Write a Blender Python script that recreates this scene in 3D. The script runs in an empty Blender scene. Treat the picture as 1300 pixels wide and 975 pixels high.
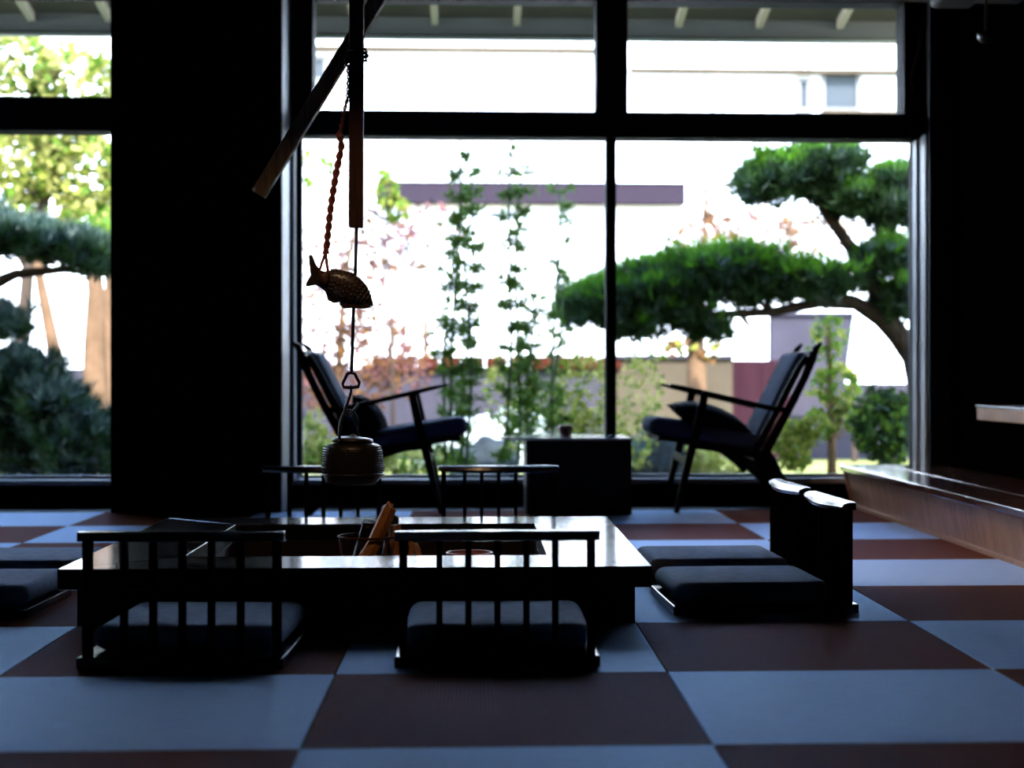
import bpy, bmesh, math, random
from mathutils import Vector, Matrix, noise
random.seed(7)
S = bpy.context.scene
C = S.collection
PI = math.pi

# ------------------------------------------------------------------ camera geometry
F, CX, YH, YAW, H = 2125.0, 703.0, 475.0, 0.0455, 0.756
SY, CY_ = math.sin(YAW), math.cos(YAW)

def at(u, v, y=None, z=None, x=None):
    """world point seen at pixel (u, v) of the 1300x975 frame on the given plane"""
    a = (u - CX) / F
    d = Vector((a * CY_ + SY, -a * SY + CY_, -(v - YH) / F))
    if y is not None: t = y / d.y
    elif z is not None: t = (z - H) / d.z
    else: t = x / d.x
    return Vector((d.x * t, d.y * t, H + d.z * t))

# ------------------------------------------------------------------ materials
def mat(name, col, rough=.6, metal=0, spec=.5, bump=0, bscale=20, bstretch=(1, 1, 1), var=0, vscale=6, vstretch=(1, 1, 1), coat=0, trans=0, sheen=0):
    m = bpy.data.materials.new(name); m.use_nodes = True
    n, l = m.node_tree.nodes, m.node_tree.links
    b = n['Principled BSDF']
    b.inputs['Base Color'].default_value = (*col, 1)
    b.inputs['Roughness'].default_value = rough
    b.inputs['Metallic'].default_value = metal
    b.inputs['Specular IOR Level'].default_value = spec
    b.inputs['Coat Weight'].default_value = coat
    b.inputs['Sheen Weight'].default_value = sheen
    tc = n.new('ShaderNodeTexCoord')
    def nz(scale, stretch, detail=4):
        mp = n.new('ShaderNodeMapping'); mp.inputs['Scale'].default_value = stretch
        l.new(tc.outputs['Object'], mp.inputs['Vector'])
        t = n.new('ShaderNodeTexNoise'); t.inputs['Scale'].default_value = scale; t.inputs['Detail'].default_value = detail
        l.new(mp.outputs[0], t.inputs['Vector']); return t
    if var:
        t = nz(vscale, vstretch)
        r = n.new('ShaderNodeMapRange'); r.inputs[1].default_value = .3; r.inputs[2].default_value = .7
        l.new(t.outputs['Fac'], r.inputs[0])
        mx = n.new('ShaderNodeMix'); mx.data_type = 'RGBA'
        mx.inputs[6].default_value = (*[max(0, c * (1 - var)) for c in col], 1)
        mx.inputs[7].default_value = (*[min(1, c * (1 + var)) for c in col], 1)
        l.new(r.outputs[0], mx.inputs[0]); l.new(mx.outputs[2], b.inputs['Base Color'])
    if bump:
        t = nz(bscale, bstretch)
        bp = n.new('ShaderNodeBump'); bp.inputs['Strength'].default_value = bump; bp.inputs['Distance'].default_value = .01
        l.new(t.outputs['Fac'], bp.inputs['Height']); l.new(bp.outputs[0], b.inputs['Normal'])
    if trans:
        tr = n.new('ShaderNodeBsdfTranslucent'); tr.inputs[0].default_value = (*[min(1, c * 1.2) for c in col], 1)
        ms = n.new('ShaderNodeMixShader'); ms.inputs[0].default_value = trans
        l.new(b.outputs[0], ms.inputs[1]); l.new(tr.outputs[0], ms.inputs[2])
        l.new(ms.outputs[0], n['Material Output'].inputs[0])
    return m

def tatami_mat(name, col, axis, rough=.55, spec=.03):
    m = bpy.data.materials.new(name); m.use_nodes = True
    n, l = m.node_tree.nodes, m.node_tree.links
    b = n['Principled BSDF']; b.inputs['Roughness'].default_value = rough
    b.inputs['Specular IOR Level'].default_value = 0
    tc = n.new('ShaderNodeTexCoord')
    w = n.new('ShaderNodeTexWave'); w.bands_direction = axis; w.inputs['Scale'].default_value = 1 / .010 / 3.0
    w.inputs['Distortion'].default_value = .6; w.inputs['Detail'].default_value = 2
    l.new(tc.outputs['Object'], w.inputs['Vector'])
    mp = n.new('ShaderNodeMapping'); mp.inputs['Scale'].default_value = (1, 14, 1) if axis == 'Y' else (14, 1, 1)
    l.new(tc.outputs['Object'], mp.inputs['Vector'])
    t = n.new('ShaderNodeTexNoise'); t.inputs['Scale'].default_value = 14; t.inputs['Detail'].default_value = 5
    l.new(mp.outputs[0], t.inputs['Vector'])
    mx = n.new('ShaderNodeMix'); mx.data_type = 'RGBA'
    mx.inputs[6].default_value = (*[c * .72 for c in col], 1); mx.inputs[7].default_value = (*[c * 1.25 for c in col], 1)
    l.new(t.outputs['Fac'], mx.inputs[0]); l.new(mx.outputs[2], b.inputs['Base Color'])
    bp = n.new('ShaderNodeBump'); bp.inputs['Strength'].default_value = .28; bp.inputs['Distance'].default_value = .002
    l.new(w.outputs['Fac'], bp.inputs['Height']); l.new(bp.outputs[0], b.inputs['Normal'])
    gl = n.new('ShaderNodeBsdfGlossy'); gl.inputs['Roughness'].default_value = .48; gl.inputs['Color'].default_value = (.45, .66, 1, 1)   # rush sheen with the sky's blue painted into its colour
    l.new(bp.outputs[0], gl.inputs['Normal'])
    ms = n.new('ShaderNodeMixShader'); ms.inputs[0].default_value = spec
    l.new(b.outputs[0], ms.inputs[1]); l.new(gl.outputs[0], ms.inputs[2]); l.new(ms.outputs[0], n['Material Output'].inputs[0])
    return m

def glass_mat():
    m = bpy.data.materials.new('window_glass'); m.use_nodes = True
    n, l = m.node_tree.nodes, m.node_tree.links
    n.remove(n['Principled BSDF'])
    tr = n.new('ShaderNodeBsdfTransparent'); tr.inputs[0].default_value = (.96, .98, .97, 1)
    gl = n.new('ShaderNodeBsdfGlossy'); gl.inputs['Roughness'].default_value = .02
    fr = n.new('ShaderNodeFresnel'); fr.inputs[0].default_value = 1.45
    ms = n.new('ShaderNodeMixShader')
    l.new(fr.outputs[0], ms.inputs[0]); l.new(tr.outputs[0], ms.inputs[1]); l.new(gl.outputs[0], ms.inputs[2])
    l.new(ms.outputs[0], n['Material Output'].inputs[0])
    return m

M = dict(
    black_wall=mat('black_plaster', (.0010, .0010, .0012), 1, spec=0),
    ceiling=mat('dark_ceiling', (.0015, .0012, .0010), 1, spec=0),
    black_frame=mat('black_window_frame', (.006, .007, .010), .7, spec=.05),
    alu=mat('grey_metal_track', (.34, .36, .42), .5),
    dark_wood=mat('dark_beam_wood', (.028, .015, .010), .7, bump=.8, bscale=9, bstretch=(1, 8, 8), var=.5, vscale=6, vstretch=(.6, 6, 6)),
    lacquer=mat('black_lacquered_wood', (.004, .004, .004), .4, spec=.15, bump=.06, bscale=30, bstretch=(1, 6, 1)),
    tabletop=mat('polished_black_tabletop', (.012, .010, .011), .14, spec=.7, bump=.05, bscale=16, bstretch=(1, 5, 1), coat=.15),
    zaisu=mat('black_stained_wood', (.004, .0035, .004), .7, spec=0),
    rail=mat('polished_black_rail', (.006, .005, .005), .20, spec=.55),
    chairwood=mat('matte_black_chair_wood', (.004, .004, .005), .5, spec=.06),
    navy=mat('navy_cushion_cloth', (.115, .175, .31), .9, spec=.05, bump=.25, bscale=250, var=.15, vscale=30),
    navy_arm=mat('blue_black_upholstery', (.052, .080, .150), .9, spec=.05, bump=.25, bscale=220, var=.15, vscale=20),
    pillow=mat('black_pillow_cloth', (.006, .009, .016), .9, spec=.05, bump=.2, bscale=200),
    copper=mat('brown_hearth_lining', (.022, .011, .007), .5, metal=.4, var=.4, vscale=12),
    ash=mat('grey_ash', (.12, .11, .10), .95, bump=.8, bscale=30, var=.3, vscale=20),
    trivet=mat('rusty_iron', (.07, .035, .025), .7, spec=.1),
    iron=mat('cast_iron', (.016, .013, .012), .48, metal=.6, spec=.5, bump=.15, bscale=80),
    kettle=mat('bronze_black_iron', (0.0300, 0.0240, 0.0220), .42, metal=.6, spec=.6, bump=.2, bscale=60),
    pole=mat('reddish_brown_pole', (.045, .018, .014), .7, spec=.2, bump=.3, bscale=30, bstretch=(6, 6, .4), var=.4, vscale=20, vstretch=(5, 5, .3)),
    old_wood=mat('weathered_brown_pole', (.17, .135, .10), .85, spec=.2, bump=.4, bscale=25, bstretch=(6, 6, .4), var=.4, vscale=18, vstretch=(5, 5, .3)),
    fish=mat('carved_dark_fish_wood', (.040, .025, .018), .34, spec=.6, var=.35, vscale=40),
    rope=mat('red_brown_rope', (.22, .045, .026), .75, bump=.5, bscale=200, var=.4, vscale=90),
    log=mat('orange_firewood', (.34, .13, .035), .7, bump=.6, bscale=30, bstretch=(6, 6, .5), var=.35, vscale=30, vstretch=(4, 4, .4)),
    log_end=mat('pale_split_wood', (.38, .20, .10), .8, var=.3, vscale=40),
    char=mat('charred_wood', (.012, .011, .013), .75, bump=.8, bscale=30),
    bench_top=mat('polished_reddish_bench_top', (.11, .042, .026), .16, spec=.7, coat=.6, var=.35, vscale=8, vstretch=(4, .5, 1)),
    bench=mat('brown_bench_boards', (.42, .22, .13), .45, bump=.15, bscale=20, bstretch=(1, 4, .5), var=.3, vscale=7, vstretch=(1, 6, .6)),
    bench_gap=mat('dark_board_gap', (.03, .016, .01), .8),
    counter=mat('tan_counter_edge', (0.5000, 0.2600, 0.1300), .5, var=.2, vscale=6),
    counter_top=mat('grey_counter_top', (.22, .22, .23), .2),
    white_top=mat('glossy_white_tabletop', (.50, .54, .58), .12, coat=.5),
    pot=mat('rust_red_pot', (.30, .09, .06), .45),
    stone=mat('dark_garden_stone', (0.0144, 0.0180, 0.0216), .85, spec=0.05, bump=1, bscale=6, var=.4, vscale=5),
    pale_stone=mat('pale_garden_stone', (0.2520, 0.2880, 0.3024), .7, bump=1, bscale=6, var=.2, vscale=5),
    white_wall=mat('blue_tinted_white_wall', (.76, .83, .93), .9, spec=.1),  # blue mixed into the white so its bounce cools the room light
    bluish_wall=mat('blue_tinted_house_wall', (.78, .80, .88), .9, spec=.1, var=.05, vscale=1.5),  # blue cast painted in here too, sending bluish light indoors
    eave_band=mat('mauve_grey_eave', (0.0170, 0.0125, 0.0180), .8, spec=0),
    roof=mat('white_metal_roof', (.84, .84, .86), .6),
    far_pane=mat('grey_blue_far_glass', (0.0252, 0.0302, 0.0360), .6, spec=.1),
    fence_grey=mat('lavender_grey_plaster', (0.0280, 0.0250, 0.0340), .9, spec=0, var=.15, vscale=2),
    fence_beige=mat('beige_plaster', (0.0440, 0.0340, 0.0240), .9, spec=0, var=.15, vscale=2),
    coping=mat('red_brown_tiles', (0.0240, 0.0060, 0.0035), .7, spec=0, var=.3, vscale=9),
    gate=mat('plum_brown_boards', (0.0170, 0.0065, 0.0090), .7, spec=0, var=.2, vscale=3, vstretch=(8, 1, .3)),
    soffit=mat('grey_soffit', (.11, .105, .105), .8),
    rafter=mat('pale_rafter_wood', (.78, .70, .72), .8),
    fascia=mat('dark_fascia', (.045, .048, .05), .7),
    gutter=mat('grey_green_gutter', (.20, .24, .24), .5),
    bark=mat('dark_pine_bark', (0.0130, 0.0094, 0.0072), .95, spec=0.05, bump=1, bscale=14, bstretch=(1, 1, .4), var=.4, vscale=12),
    pale_bark=mat('pale_tan_bark', (0.0850, 0.0500, 0.0300), .9, spec=0, bump=.8, bscale=10, var=.25, vscale=6),
    twig=mat('grey_brown_twig', (0.0350, 0.0250, 0.0200), .9, spec=0),
    pine=mat('pine_needles_green', (0.0090, 0.0240, 0.0060), .6, spec=0.15, trans=.35, var=.5, vscale=4),
    pine_blue=mat('pine_needles_blue_green', (0.0144, 0.0346, 0.0274), .55, trans=.25, var=.5, vscale=5),
    pine_lit=mat('pine_needles_sunlit_green', (0.0450, 0.1250, 0.0060), .6, spec=0.15, trans=.4, var=.3, vscale=5),  # brighter green on pad tops stands in for sun from overhead
    bamboo_leaf=mat('bamboo_leaf_green', (0.0500, 0.0950, 0.0120), .5, spec=0.1, trans=.4, var=.4, vscale=5),
    bamboo_stem=mat('bamboo_stem_green', (0.0220, 0.0450, 0.0140), .45, spec=0.1, var=.3, vscale=8),
    lime=mat('lime_yellow_leaf', (.155, .165, .028), .6, spec=0.1, trans=.45, var=.3, vscale=2),
    lime_pale=mat('pale_yellow_leaf', (0.2400, 0.2300, 0.0700), .6, spec=0.1, trans=.5, var=.3, vscale=2),
    lime2=mat('fresh_green_leaf', (0.0550, 0.1000, 0.0100), .6, spec=0.1, trans=.45, var=.3, vscale=2),
    pink=mat('dusty_pink_leaf', (0.1150, 0.0500, 0.0500), .7, spec=0.05, trans=.4, var=.3, vscale=2),
    orange=mat('pale_orange_leaf', (0.1150, 0.0550, 0.0200), .7, spec=0.05, trans=.4, var=.3, vscale=2),
    dark_leaf=mat('dark_green_leaf', (0.0120, 0.0300, 0.0090), .55, spec=0.15, trans=.3, var=.5, vscale=4),
    moss=mat('mossy_ground', (.14, .145, .05), .95, spec=0, bump=.8, bscale=5, var=.4, vscale=1.4),
    gap=mat('dark_mat_seam', (.012, .014, .02), .9),
    mat_light=tatami_mat('pale_blue_grey_rush', (.47, .64, .98), 'Y', .55, .09),
    mat_brown=tatami_mat('brown_rush', (.17, .058, .030), 'X', .5, .017),
    cord=mat('pale_cord', (.20, .13, .10), .7),
    fixture=mat('dark_metal_fixture', (.05, .05, .05), .35, metal=.6),
    lens=mat('grey_lens', (.3, .3, .32), .1),
    glass=glass_mat(),
)

# ------------------------------------------------------------------ mesh builder
class MB:
    def __init__(s): s.v, s.f, s.mi, s.sm = [], [], [], []
    def add(s, vs, fs, mi=0, smooth=False):
        o = len(s.v); s.v += [tuple(p) for p in vs]
        s.f += [tuple(i + o for i in f) for f in fs]; s.mi += [mi] * len(fs); s.sm += [smooth] * len(fs)
        return s
    def box(s, x0, x1, y0, y1, z0, z1, mi=0, mtx=None):
        vs = [Vector((x, y, z)) for x in (x0, x1) for y in (y0, y1) for z in (z0, z1)]
        if mtx: vs = [mtx @ p for p in vs]
        return s.add(vs, [(0, 1, 3, 2), (4, 6, 7, 5), (0, 4, 5, 1), (2, 3, 7, 6), (0, 2, 6, 4), (1, 5, 7, 3)], mi)
    def bar(s, a, b, w, d, up=Vector((0, 0, 1)), mi=0, w2=None, d2=None):
        """rectangular bar a->b, w across, d along 'up' side"""
        a, b = Vector(a), Vector(b); t = (b - a).normalized()
        sx = t.cross(up); sx = sx.normalized() if sx.length > 1e-4 else Vector((1, 0, 0))
        sz = sx.cross(t).normalized(); vs = []
        for p, ww, dd in ((a, w, d), (b, w2 or w, d2 or d)):
            for i, j in ((-1, -1), (1, -1), (1, 1), (-1, 1)): vs.append(p + sx * i * ww / 2 + sz * j * dd / 2)
        return s.add(vs, [(3, 2, 1, 0), (4, 5, 6, 7), (0, 1, 5, 4), (1, 2, 6, 5), (2, 3, 7, 6), (3, 0, 4, 7)], mi)
    def sweep(s, pts, ws, ds, side, mi=0):
        """rectangular section swept along pts; side = fixed lateral direction (width), depth perpendicular"""
        pts = [Vector(p) for p in pts]; side = Vector(side).normalized(); n = len(pts); vs = []; fs = []
        for i, p in enumerate(pts):
            t = (pts[min(i + 1, n - 1)] - pts[max(i - 1, 0)]).normalized(); nn = t.cross(side).normalized()
            w = ws[i] if hasattr(ws, '__len__') else ws; d = ds[i] if hasattr(ds, '__len__') else ds
            vs += [p - side * w / 2 - nn * d / 2, p + side * w / 2 - nn * d / 2, p + side * w / 2 + nn * d / 2, p - side * w / 2 + nn * d / 2]
            if i:
                a = 4 * (i - 1); b = 4 * i
                fs += [(a + k, a + (k + 1) % 4, b + (k + 1) % 4, b + k) for k in range(4)]
        fs += [(3, 2, 1, 0), tuple(4 * (n - 1) + k for k in range(4))]
        return s.add(vs, fs, mi)
    def tube(s, pts, r, seg=8, mi=0, closed=False, cap=True):
        pts = [Vector(p) for p in pts]; n = len(pts); vs = []; fs = []; ref = None
        for i, p in enumerate(pts):
            if closed: t = (pts[(i + 1) % n] - pts[i - 1]).normalized()
            else: t = (pts[min(i + 1, n - 1)] - pts[max(i - 1, 0)]).normalized()
            if ref is None: ref = Vector((0, 0, 1)) if abs(t.z) < .9 else Vector((1, 0, 0))
            a = (ref - t * ref.dot(t)).normalized(); ref = a; b = t.cross(a)
            rr = r[i] if hasattr(r, '__len__') else r
            vs += [p + (a * math.cos(2 * PI * k / seg) + b * math.sin(2 * PI * k / seg)) * rr for k in range(seg)]
        for i in range(n if closed else n - 1):
            j = (i + 1) % n
            fs += [(i * seg + k, i * seg + (k + 1) % seg, j * seg + (k + 1) % seg, j * seg + k) for k in range(seg)]
        if cap and not closed: fs += [tuple(range(seg))[::-1], tuple((n - 1) * seg + k for k in range(seg))]
        return s.add(vs, fs, mi, True)
    def lathe(s, prof, c=(0, 0, 0), seg=32, mi=0, mtx=None):
        vs = []; fs = []; n = len(prof)
        for r, z in prof:
            for k in range(seg):
                p = Vector((r * math.cos(2 * PI * k / seg), r * math.sin(2 * PI * k / seg), z))
                vs.append((mtx @ p if mtx else p) + Vector(c))
        for i in range(n - 1):
            fs += [(i * seg + k, i * seg + (k + 1) % seg, (i + 1) * seg + (k + 1) % seg, (i + 1) * seg + k) for k in range(seg)]
        fs += [tuple(range(seg))[::-1], tuple((n - 1) * seg + k for k in range(seg))]
        return s.add(vs, fs, mi, True)
    def ell(s, c, r, seg=12, rings=8, mi=0, nz=0, mtx=None):
        vs = []; fs = []
        for i in range(rings + 1):
            th = PI * i / rings
            for k in range(seg):
                ph = 2 * PI * k / seg
                d = Vector((math.sin(th) * math.cos(ph), math.sin(th) * math.sin(ph), math.cos(th)))
                q = 1 + (nz * noise.noise(d * 1.7 + Vector(c)) if nz else 0)
                p = Vector((d.x * r[0], d.y * r[1], d.z * r[2])) * q
                vs.append((mtx @ p if mtx else p) + Vector(c))
        for i in range(rings):
            fs += [(i * seg + k, (i + 1) * seg + k, (i + 1) * seg + (k + 1) % seg, i * seg + (k + 1) % seg) for k in range(seg)]
        return s.add(vs, fs, mi, True)
    def prism(s, poly, axis, a, b, mi=0):
        """poly = 2D list; extruded along axis ('x','y','z') from a to b"""
        n = len(poly)
        def P(p, t): return {'x': (t, p[0], p[1]), 'y': (p[0], t, p[1]), 'z': (p[0], p[1], t)}[axis]
        vs = [P(p, a) for p in poly] + [P(p, b) for p in poly]
        fs = [tuple(range(n))[::-1], tuple(range(n, 2 * n))] + [(i, (i + 1) % n, n + (i + 1) % n, n + i) for i in range(n)]
        return s.add(vs, fs, mi)
    def build(s, name, mats, parent=None, bevel=0, fix=True):
        me = bpy.data.meshes.new(name); me.from_pydata(s.v, [], s.f)
        for m in (mats if isinstance(mats, (list, tuple)) else [mats]): me.materials.append(m)
        me.polygons.foreach_set('material_index', s.mi); me.polygons.foreach_set('use_smooth', s.sm)
        if fix and len(s.f) < 20000:
            bm = bmesh.new(); bm.from_mesh(me)
            bmesh.ops.recalc_face_normals(bm, faces=bm.faces); bm.to_mesh(me); bm.free()
        me.update()
        o = bpy.data.objects.new(name, me); C.objects.link(o)
        if parent: o.parent = parent
        if bevel:
            md = o.modifiers.new('bevel', 'BEVEL'); md.width = bevel; md.segments = 2; md.limit_method = 'ANGLE'; md.angle_limit = .6
        return o

def tag(o, label=None, cat=None, group=None, kind=None):
    if label: o['label'] = label
    if cat: o['category'] = cat
    if group: o['group'] = group
    if kind: o['kind'] = kind
    return o
def thing(name, label, cat, loc=(0, 0, 0), rz=0, group=None):
    o = bpy.data.objects.new(name, None); C.objects.link(o); o.location = loc; o.rotation_euler.z = rz
    o.empty_display_size = .1
    return tag(o, label, cat, group)
def struct(o, label=None): return tag(o, label, None, None, 'structure')
def copy_tree(o, parent=None):
    c = o.copy(); C.objects.link(c)
    if parent: c.parent = parent
    for ch in list(o.children): copy_tree(ch, c)
    return c

def cushion(w, d, h, r=.04, puff=.01, n=14, z0=0):
    """soft slab: rounded-rect plan, bulging sides and top"""
    b = MB(); vs = []; fs = []; prof = []
    K = 8
    for i in range(K + 1):                      # side profile from bottom to top
        t = -PI / 2 + PI * i / K
        prof.append((math.cos(t), math.sin(t)))
    rr = min(r, h / 2 * 1.2); seg = 10
    ring = []
    for cx, cy, a0 in ((w / 2 - r, d / 2 - r, 0), (-w / 2 + r, d / 2 - r, PI / 2), (-w / 2 + r, -d / 2 + r, PI), (w / 2 - r, -d / 2 + r, 1.5 * PI)):
        for k in range(seg): a = a0 + PI / 2 * k / (seg - 1); ring.append((cx, cy, math.cos(a), math.sin(a)))
    m = len(ring)
    for co, si in prof:
        for cx, cy, ca, sa in ring:
            q = r - rr * .8 * (1 - co)
            vs.append((cx + ca * q, cy + sa * q, z0 + h / 2 + si * h / 2 * .92))
    for i in range(K):
        fs += [(i * m + k, i * m + (k + 1) % m, (i + 1) * m + (k + 1) % m, (i + 1) * m + k) for k in range(m)]
    base = K * m
    for q in (.8, .5, .2):
        for k in range(m):
            x, y, z = vs[base + k]; vs.append((x * q, y * q, z0 + h * .96 + puff * (1 - q * q)))
    for i in range(3):
        o = (K + i) * m
        fs += [(o + k, o + (k + 1) % m, o + m + (k + 1) % m, o + m + k) for k in range(m)]
    fs.append(tuple((K + 3) * m + k for k in range(m))); fs.append(tuple(range(m))[::-1])
    b.add(vs, fs, 0, True); return b

def pillow(w, d, h, n=16):
    b = MB(); vs = []; fs = []
    for sgn in (1, -1):
        o = len(vs)
        for i in range(n + 1):
            for j in range(n + 1):
                x, y = -1 + 2 * i / n, -1 + 2 * j / n
                q = max(0, (1 - x * x)) ** .55 * max(0, (1 - y * y)) ** .55
                px = x * (1 - .10 * (1 - y * y) * 1) ; py = y * (1 - .10 * (1 - x * x))
                vs.append((px * w / 2, py * d / 2, sgn * h / 2 * q))
        for i in range(n):
            for j in range(n):
                a = o + i * (n + 1) + j; f = (a, a + n + 1, a + n + 2, a + 1)
                fs.append(f if sgn > 0 else f[::-1])
    return b.add(vs, fs, 0, True)

# ================================================================== THE ROOM
XL, XR, YB, YW, ZC = -5.6, 2.70, -2.2, 9.66, 3.0
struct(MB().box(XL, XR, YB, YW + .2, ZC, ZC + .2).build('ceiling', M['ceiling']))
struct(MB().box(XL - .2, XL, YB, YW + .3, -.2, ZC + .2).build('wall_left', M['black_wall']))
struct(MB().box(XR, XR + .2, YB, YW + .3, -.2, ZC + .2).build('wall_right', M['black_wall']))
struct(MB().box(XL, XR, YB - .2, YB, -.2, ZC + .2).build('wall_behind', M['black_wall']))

# tatami floor: half mats in a chequer of two rush colours, laid in one frame
s_ = .84; X0 = -.4268 * s_; Z0 = 5.045 * s_
b = MB()
b.box(XL, XR, YB, YW + .2, -.2, -.006, 2)
ymax = Z0 + 6 * s_
for c in range(-8, 5):
    for r in range(-9, 6):
        x0, x1 = X0 + c * s_, X0 + (c + 1) * s_; y0, y1 = Z0 + r * s_, Z0 + (r + 1) * s_
        x0, x1, y0, y1 = max(x0, XL), min(x1, XR), max(y0, YB), min(y1, ymax)
        if x1 - x0 < .05 or y1 - y0 < .05: continue
        g = .0018
        b.box(x0 + g, x1 - g, y0 + g, y1 - g, -.03, 0, (c + r) % 2)
fl = b.build('floor', [M['mat_light'], M['mat_brown'], M['gap']], bevel=.0012); struct(fl)
struct(MB().box(XL, XR, ymax + .004, YW + .06, -.02, .001).build('trim_1', M['lacquer'], bevel=.002))

# window wall ---------------------------------------------------------------
pl = at(140, 500, y=9.22).x; pr = at(357, 500, y=9.22).x
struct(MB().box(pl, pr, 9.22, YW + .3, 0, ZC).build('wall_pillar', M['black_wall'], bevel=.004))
YG = YW + .10     # glass plane
z_sill = at(700, 608, y=YW - .03).z - .018; z_rail = at(700, 602, y=YG).z
zt0, zt1 = at(700, 176, y=YW + .08).z, at(700, 141, y=YW).z
struct(MB().box(XL, XR, YW, YW + .22, 0, z_sill - .012).build('wall_window_side', M['black_wall']))
struct(MB().box(XL, XR, YW, YW + .22, 2.975, ZC).build('trim_2', M['dark_wood']))

def window(name, x0, x1, trans, uppers, lowers, label):
    """frame members given in metres; each pane and each frame its own part"""
    w = bpy.data.objects.new(name, None); C.objects.link(w); w.location = (0, 0, 0); struct(w, label)
    MB().box(x0, x1, YW - .03, YW + .16, z_sill - .012, z_sill + .018).build('sill', M['alu'], w, bevel=.003)
    MB().box(x0, x1, YW, YW + .2, trans[0], trans[1]).build('transom', M['black_frame'], w, bevel=.004)
    MB().box(x0, x1, YW, YW + .2, 2.925, 2.98).build('head_rail', M['black_frame'], w, bevel=.004)
    MB().box(x0, x1, YG - .012, YG + .02, z_sill, z_rail).build('bottom_rail', M['alu'], w, bevel=.002)
    for a, b_ in uppers[0]: MB().box(a, b_, YW, YW + .2, trans[1] - .01, 2.93).build('mullion', M['black_frame'], w, bevel=.004)
    for a, b_ in lowers[0]: MB().box(a, b_, YW + .03, YW + .15, z_sill, trans[0] + .01).build('mullion', M['black_frame'], w, bevel=.004)
    for a, b_ in uppers[1]: MB().box(a, b_, YG, YG + .006, trans[1] - .005, 2.93).build('pane', M['glass'], w)
    for a, b_ in lowers[1]: MB().box(a, b_, YG, YG + .006, z_sill + .01, trans[0] + .005).build('pane', M['glass'], w)
    return w
X = lambda u, y=YW: at(u, 400, y=y).x
# left window
lt0, lt1 = at(70, 168, y=YW + .08).z, at(70, 122.5, y=YW).z
window('window_1', XL, pl + .1, (lt0, lt1), ([(-4.45, -4.35)], [(XL, -4.45), (-4.35, pl + .05)]),
       ([(-4.44, -4.38)], [(XL, -4.44), (-4.38, pl + .05)]), 'black framed window left of the wide dark pillar')
# main window
xa, xb = X(397), X(757); xc, xd = X(797), X(1148); xe, xf = X(770), X(783); xg, xh = X(383), X(1166)
w2 = window('window_2', pr, XR, (zt0, zt1), ([(pr, xa), (xb, xc), (xd, XR)], [(xa, xb), (xc, xd)]),
            ([(xe, xf)], [(xg, xe), (xf, xh)]), 'wide black framed window facing the garden, between pillar and bench')
b = MB(); b.box(X(1175), XR, YW - .02, YW + .2, z_sill, 2.94); b.build('jamb', M['black_frame'], w2, bevel=.004)
# side jambs with light metal tracks, left (against the pillar) and right
b = MB(); b.box(pr, pr + .006, 9.225, 9.60, 0, 2.97); b.build('reveal', M['alu'], w2)
for nm, x0, x1, ya, yb_, mm, hi in (
        ('jamb', pr, at(372, 400, y=9.60).x, 9.60, 9.68, 'black_frame', 2.94),
        ('track', pr, at(372.5, 400, y=9.64).x, 9.64, 9.79, 'alu', zt0 + .005),
        ('jamb', pr, X(383.5, 9.79), 9.79, 9.85, 'black_frame', zt0 + .005),
        ('track', at(1174.5, 400, y=9.50).x, XR, 9.50, 9.60, 'alu', zt0 + .005),
        ('jamb', at(1174.5, 400, y=9.50).x + .01, XR, 9.44, 9.50, 'black_frame', 2.94),
        ('track', at(1163, 400, y=9.68).x, XR, 9.68, 9.76, 'alu', zt0 + .005),
        ('jamb', at(1158, 400, y=9.76).x, XR, 9.76, 9.84, 'black_frame', zt0 + .005)):
    MB().box(x0, x1, ya, yb_, z_sill, hi).build(nm, M[mm], w2, bevel=.002)

# ceiling beams -------------------------------------------------------------
def beam(a, b_, w, d, name='ceiling_beam', n=24, seed=1):
    bb = MB(); a, b_ = Vector(a), Vector(b_); pts = []; ws = []; ds = []
    for i in range(n + 1):
        t = i / n; p = a.lerp(b_, t); p.z += .012 * noise.noise(p * 1.3 + Vector((seed, 0, 0)))
        pts.append(p); ws.append(w * (1 + .06 * noise.noise(p * 2))); ds.append(d * (1 + .05 * noise.noise(p * 2.5)))
    t = (b_ - a).normalized(); bb.sweep(pts, ws, ds, Vector((0, 0, 1)).cross(t))
    o = bb.build(name, M['dark_wood'], bevel=.02); return struct(o)
zb = at(750, 6, y=8.24).z
beam((XL, 8.12, zb + .15), (XR, 8.12, zb + .15), .24, .26)
beam((2.28, -2, 2.62), (2.28, 8.0, 2.62), .2, .2, seed=5)

# ================================================================== BENCH AND COUNTER (right)
bt = .235
p = thing('bench', 'long low reddish brown wooden bench along the right wall', 'bench', (0, 0, 0))
bx0, bx1, by0, by1 = 2.085, 2.69, 1.0, 9.56
b = MB()
for k, (a, c_) in enumerate(((bx0, 2.33), (2.336, 2.69))):
    ys = [1.0, 3.4, 6.93, 9.56] if k == 0 else [1.0, 4.6, 9.56]
    for i in range(len(ys) - 1): b.box(a, c_, ys[i] + .0015, ys[i + 1] - .0015, bt - .035, bt)
b.build('bench_top', M['bench_top'], p, bevel=.004)
b = MB(); n_ = int((by1 - by0) / .14)
for i in range(n_ + 1):
    y0 = by1 - .04 - (i + 1) * .14; y1 = y0 + .1345
    if y0 < by0: break
    b.add([(2.115, y0, bt - .035), (2.115, y1, bt - .035), (2.150, y1, .015), (2.150, y0, .015), (2.165, y0, bt - .035), (2.165, y1, bt - .035), (2.165, y1, .015), (2.165, y0, .015)],
          [(0, 1, 2, 3), (4, 7, 6, 5), (0, 3, 7, 4), (1, 5, 6, 2), (3, 2, 6, 7), (0, 4, 5, 1)], 0)
b.box(2.166, 2.68, by0 + .02, by1 - .06, .0, bt - .036, 1)
b.build('front_boards', [M['bench'], M['bench_gap']], p)
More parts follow.
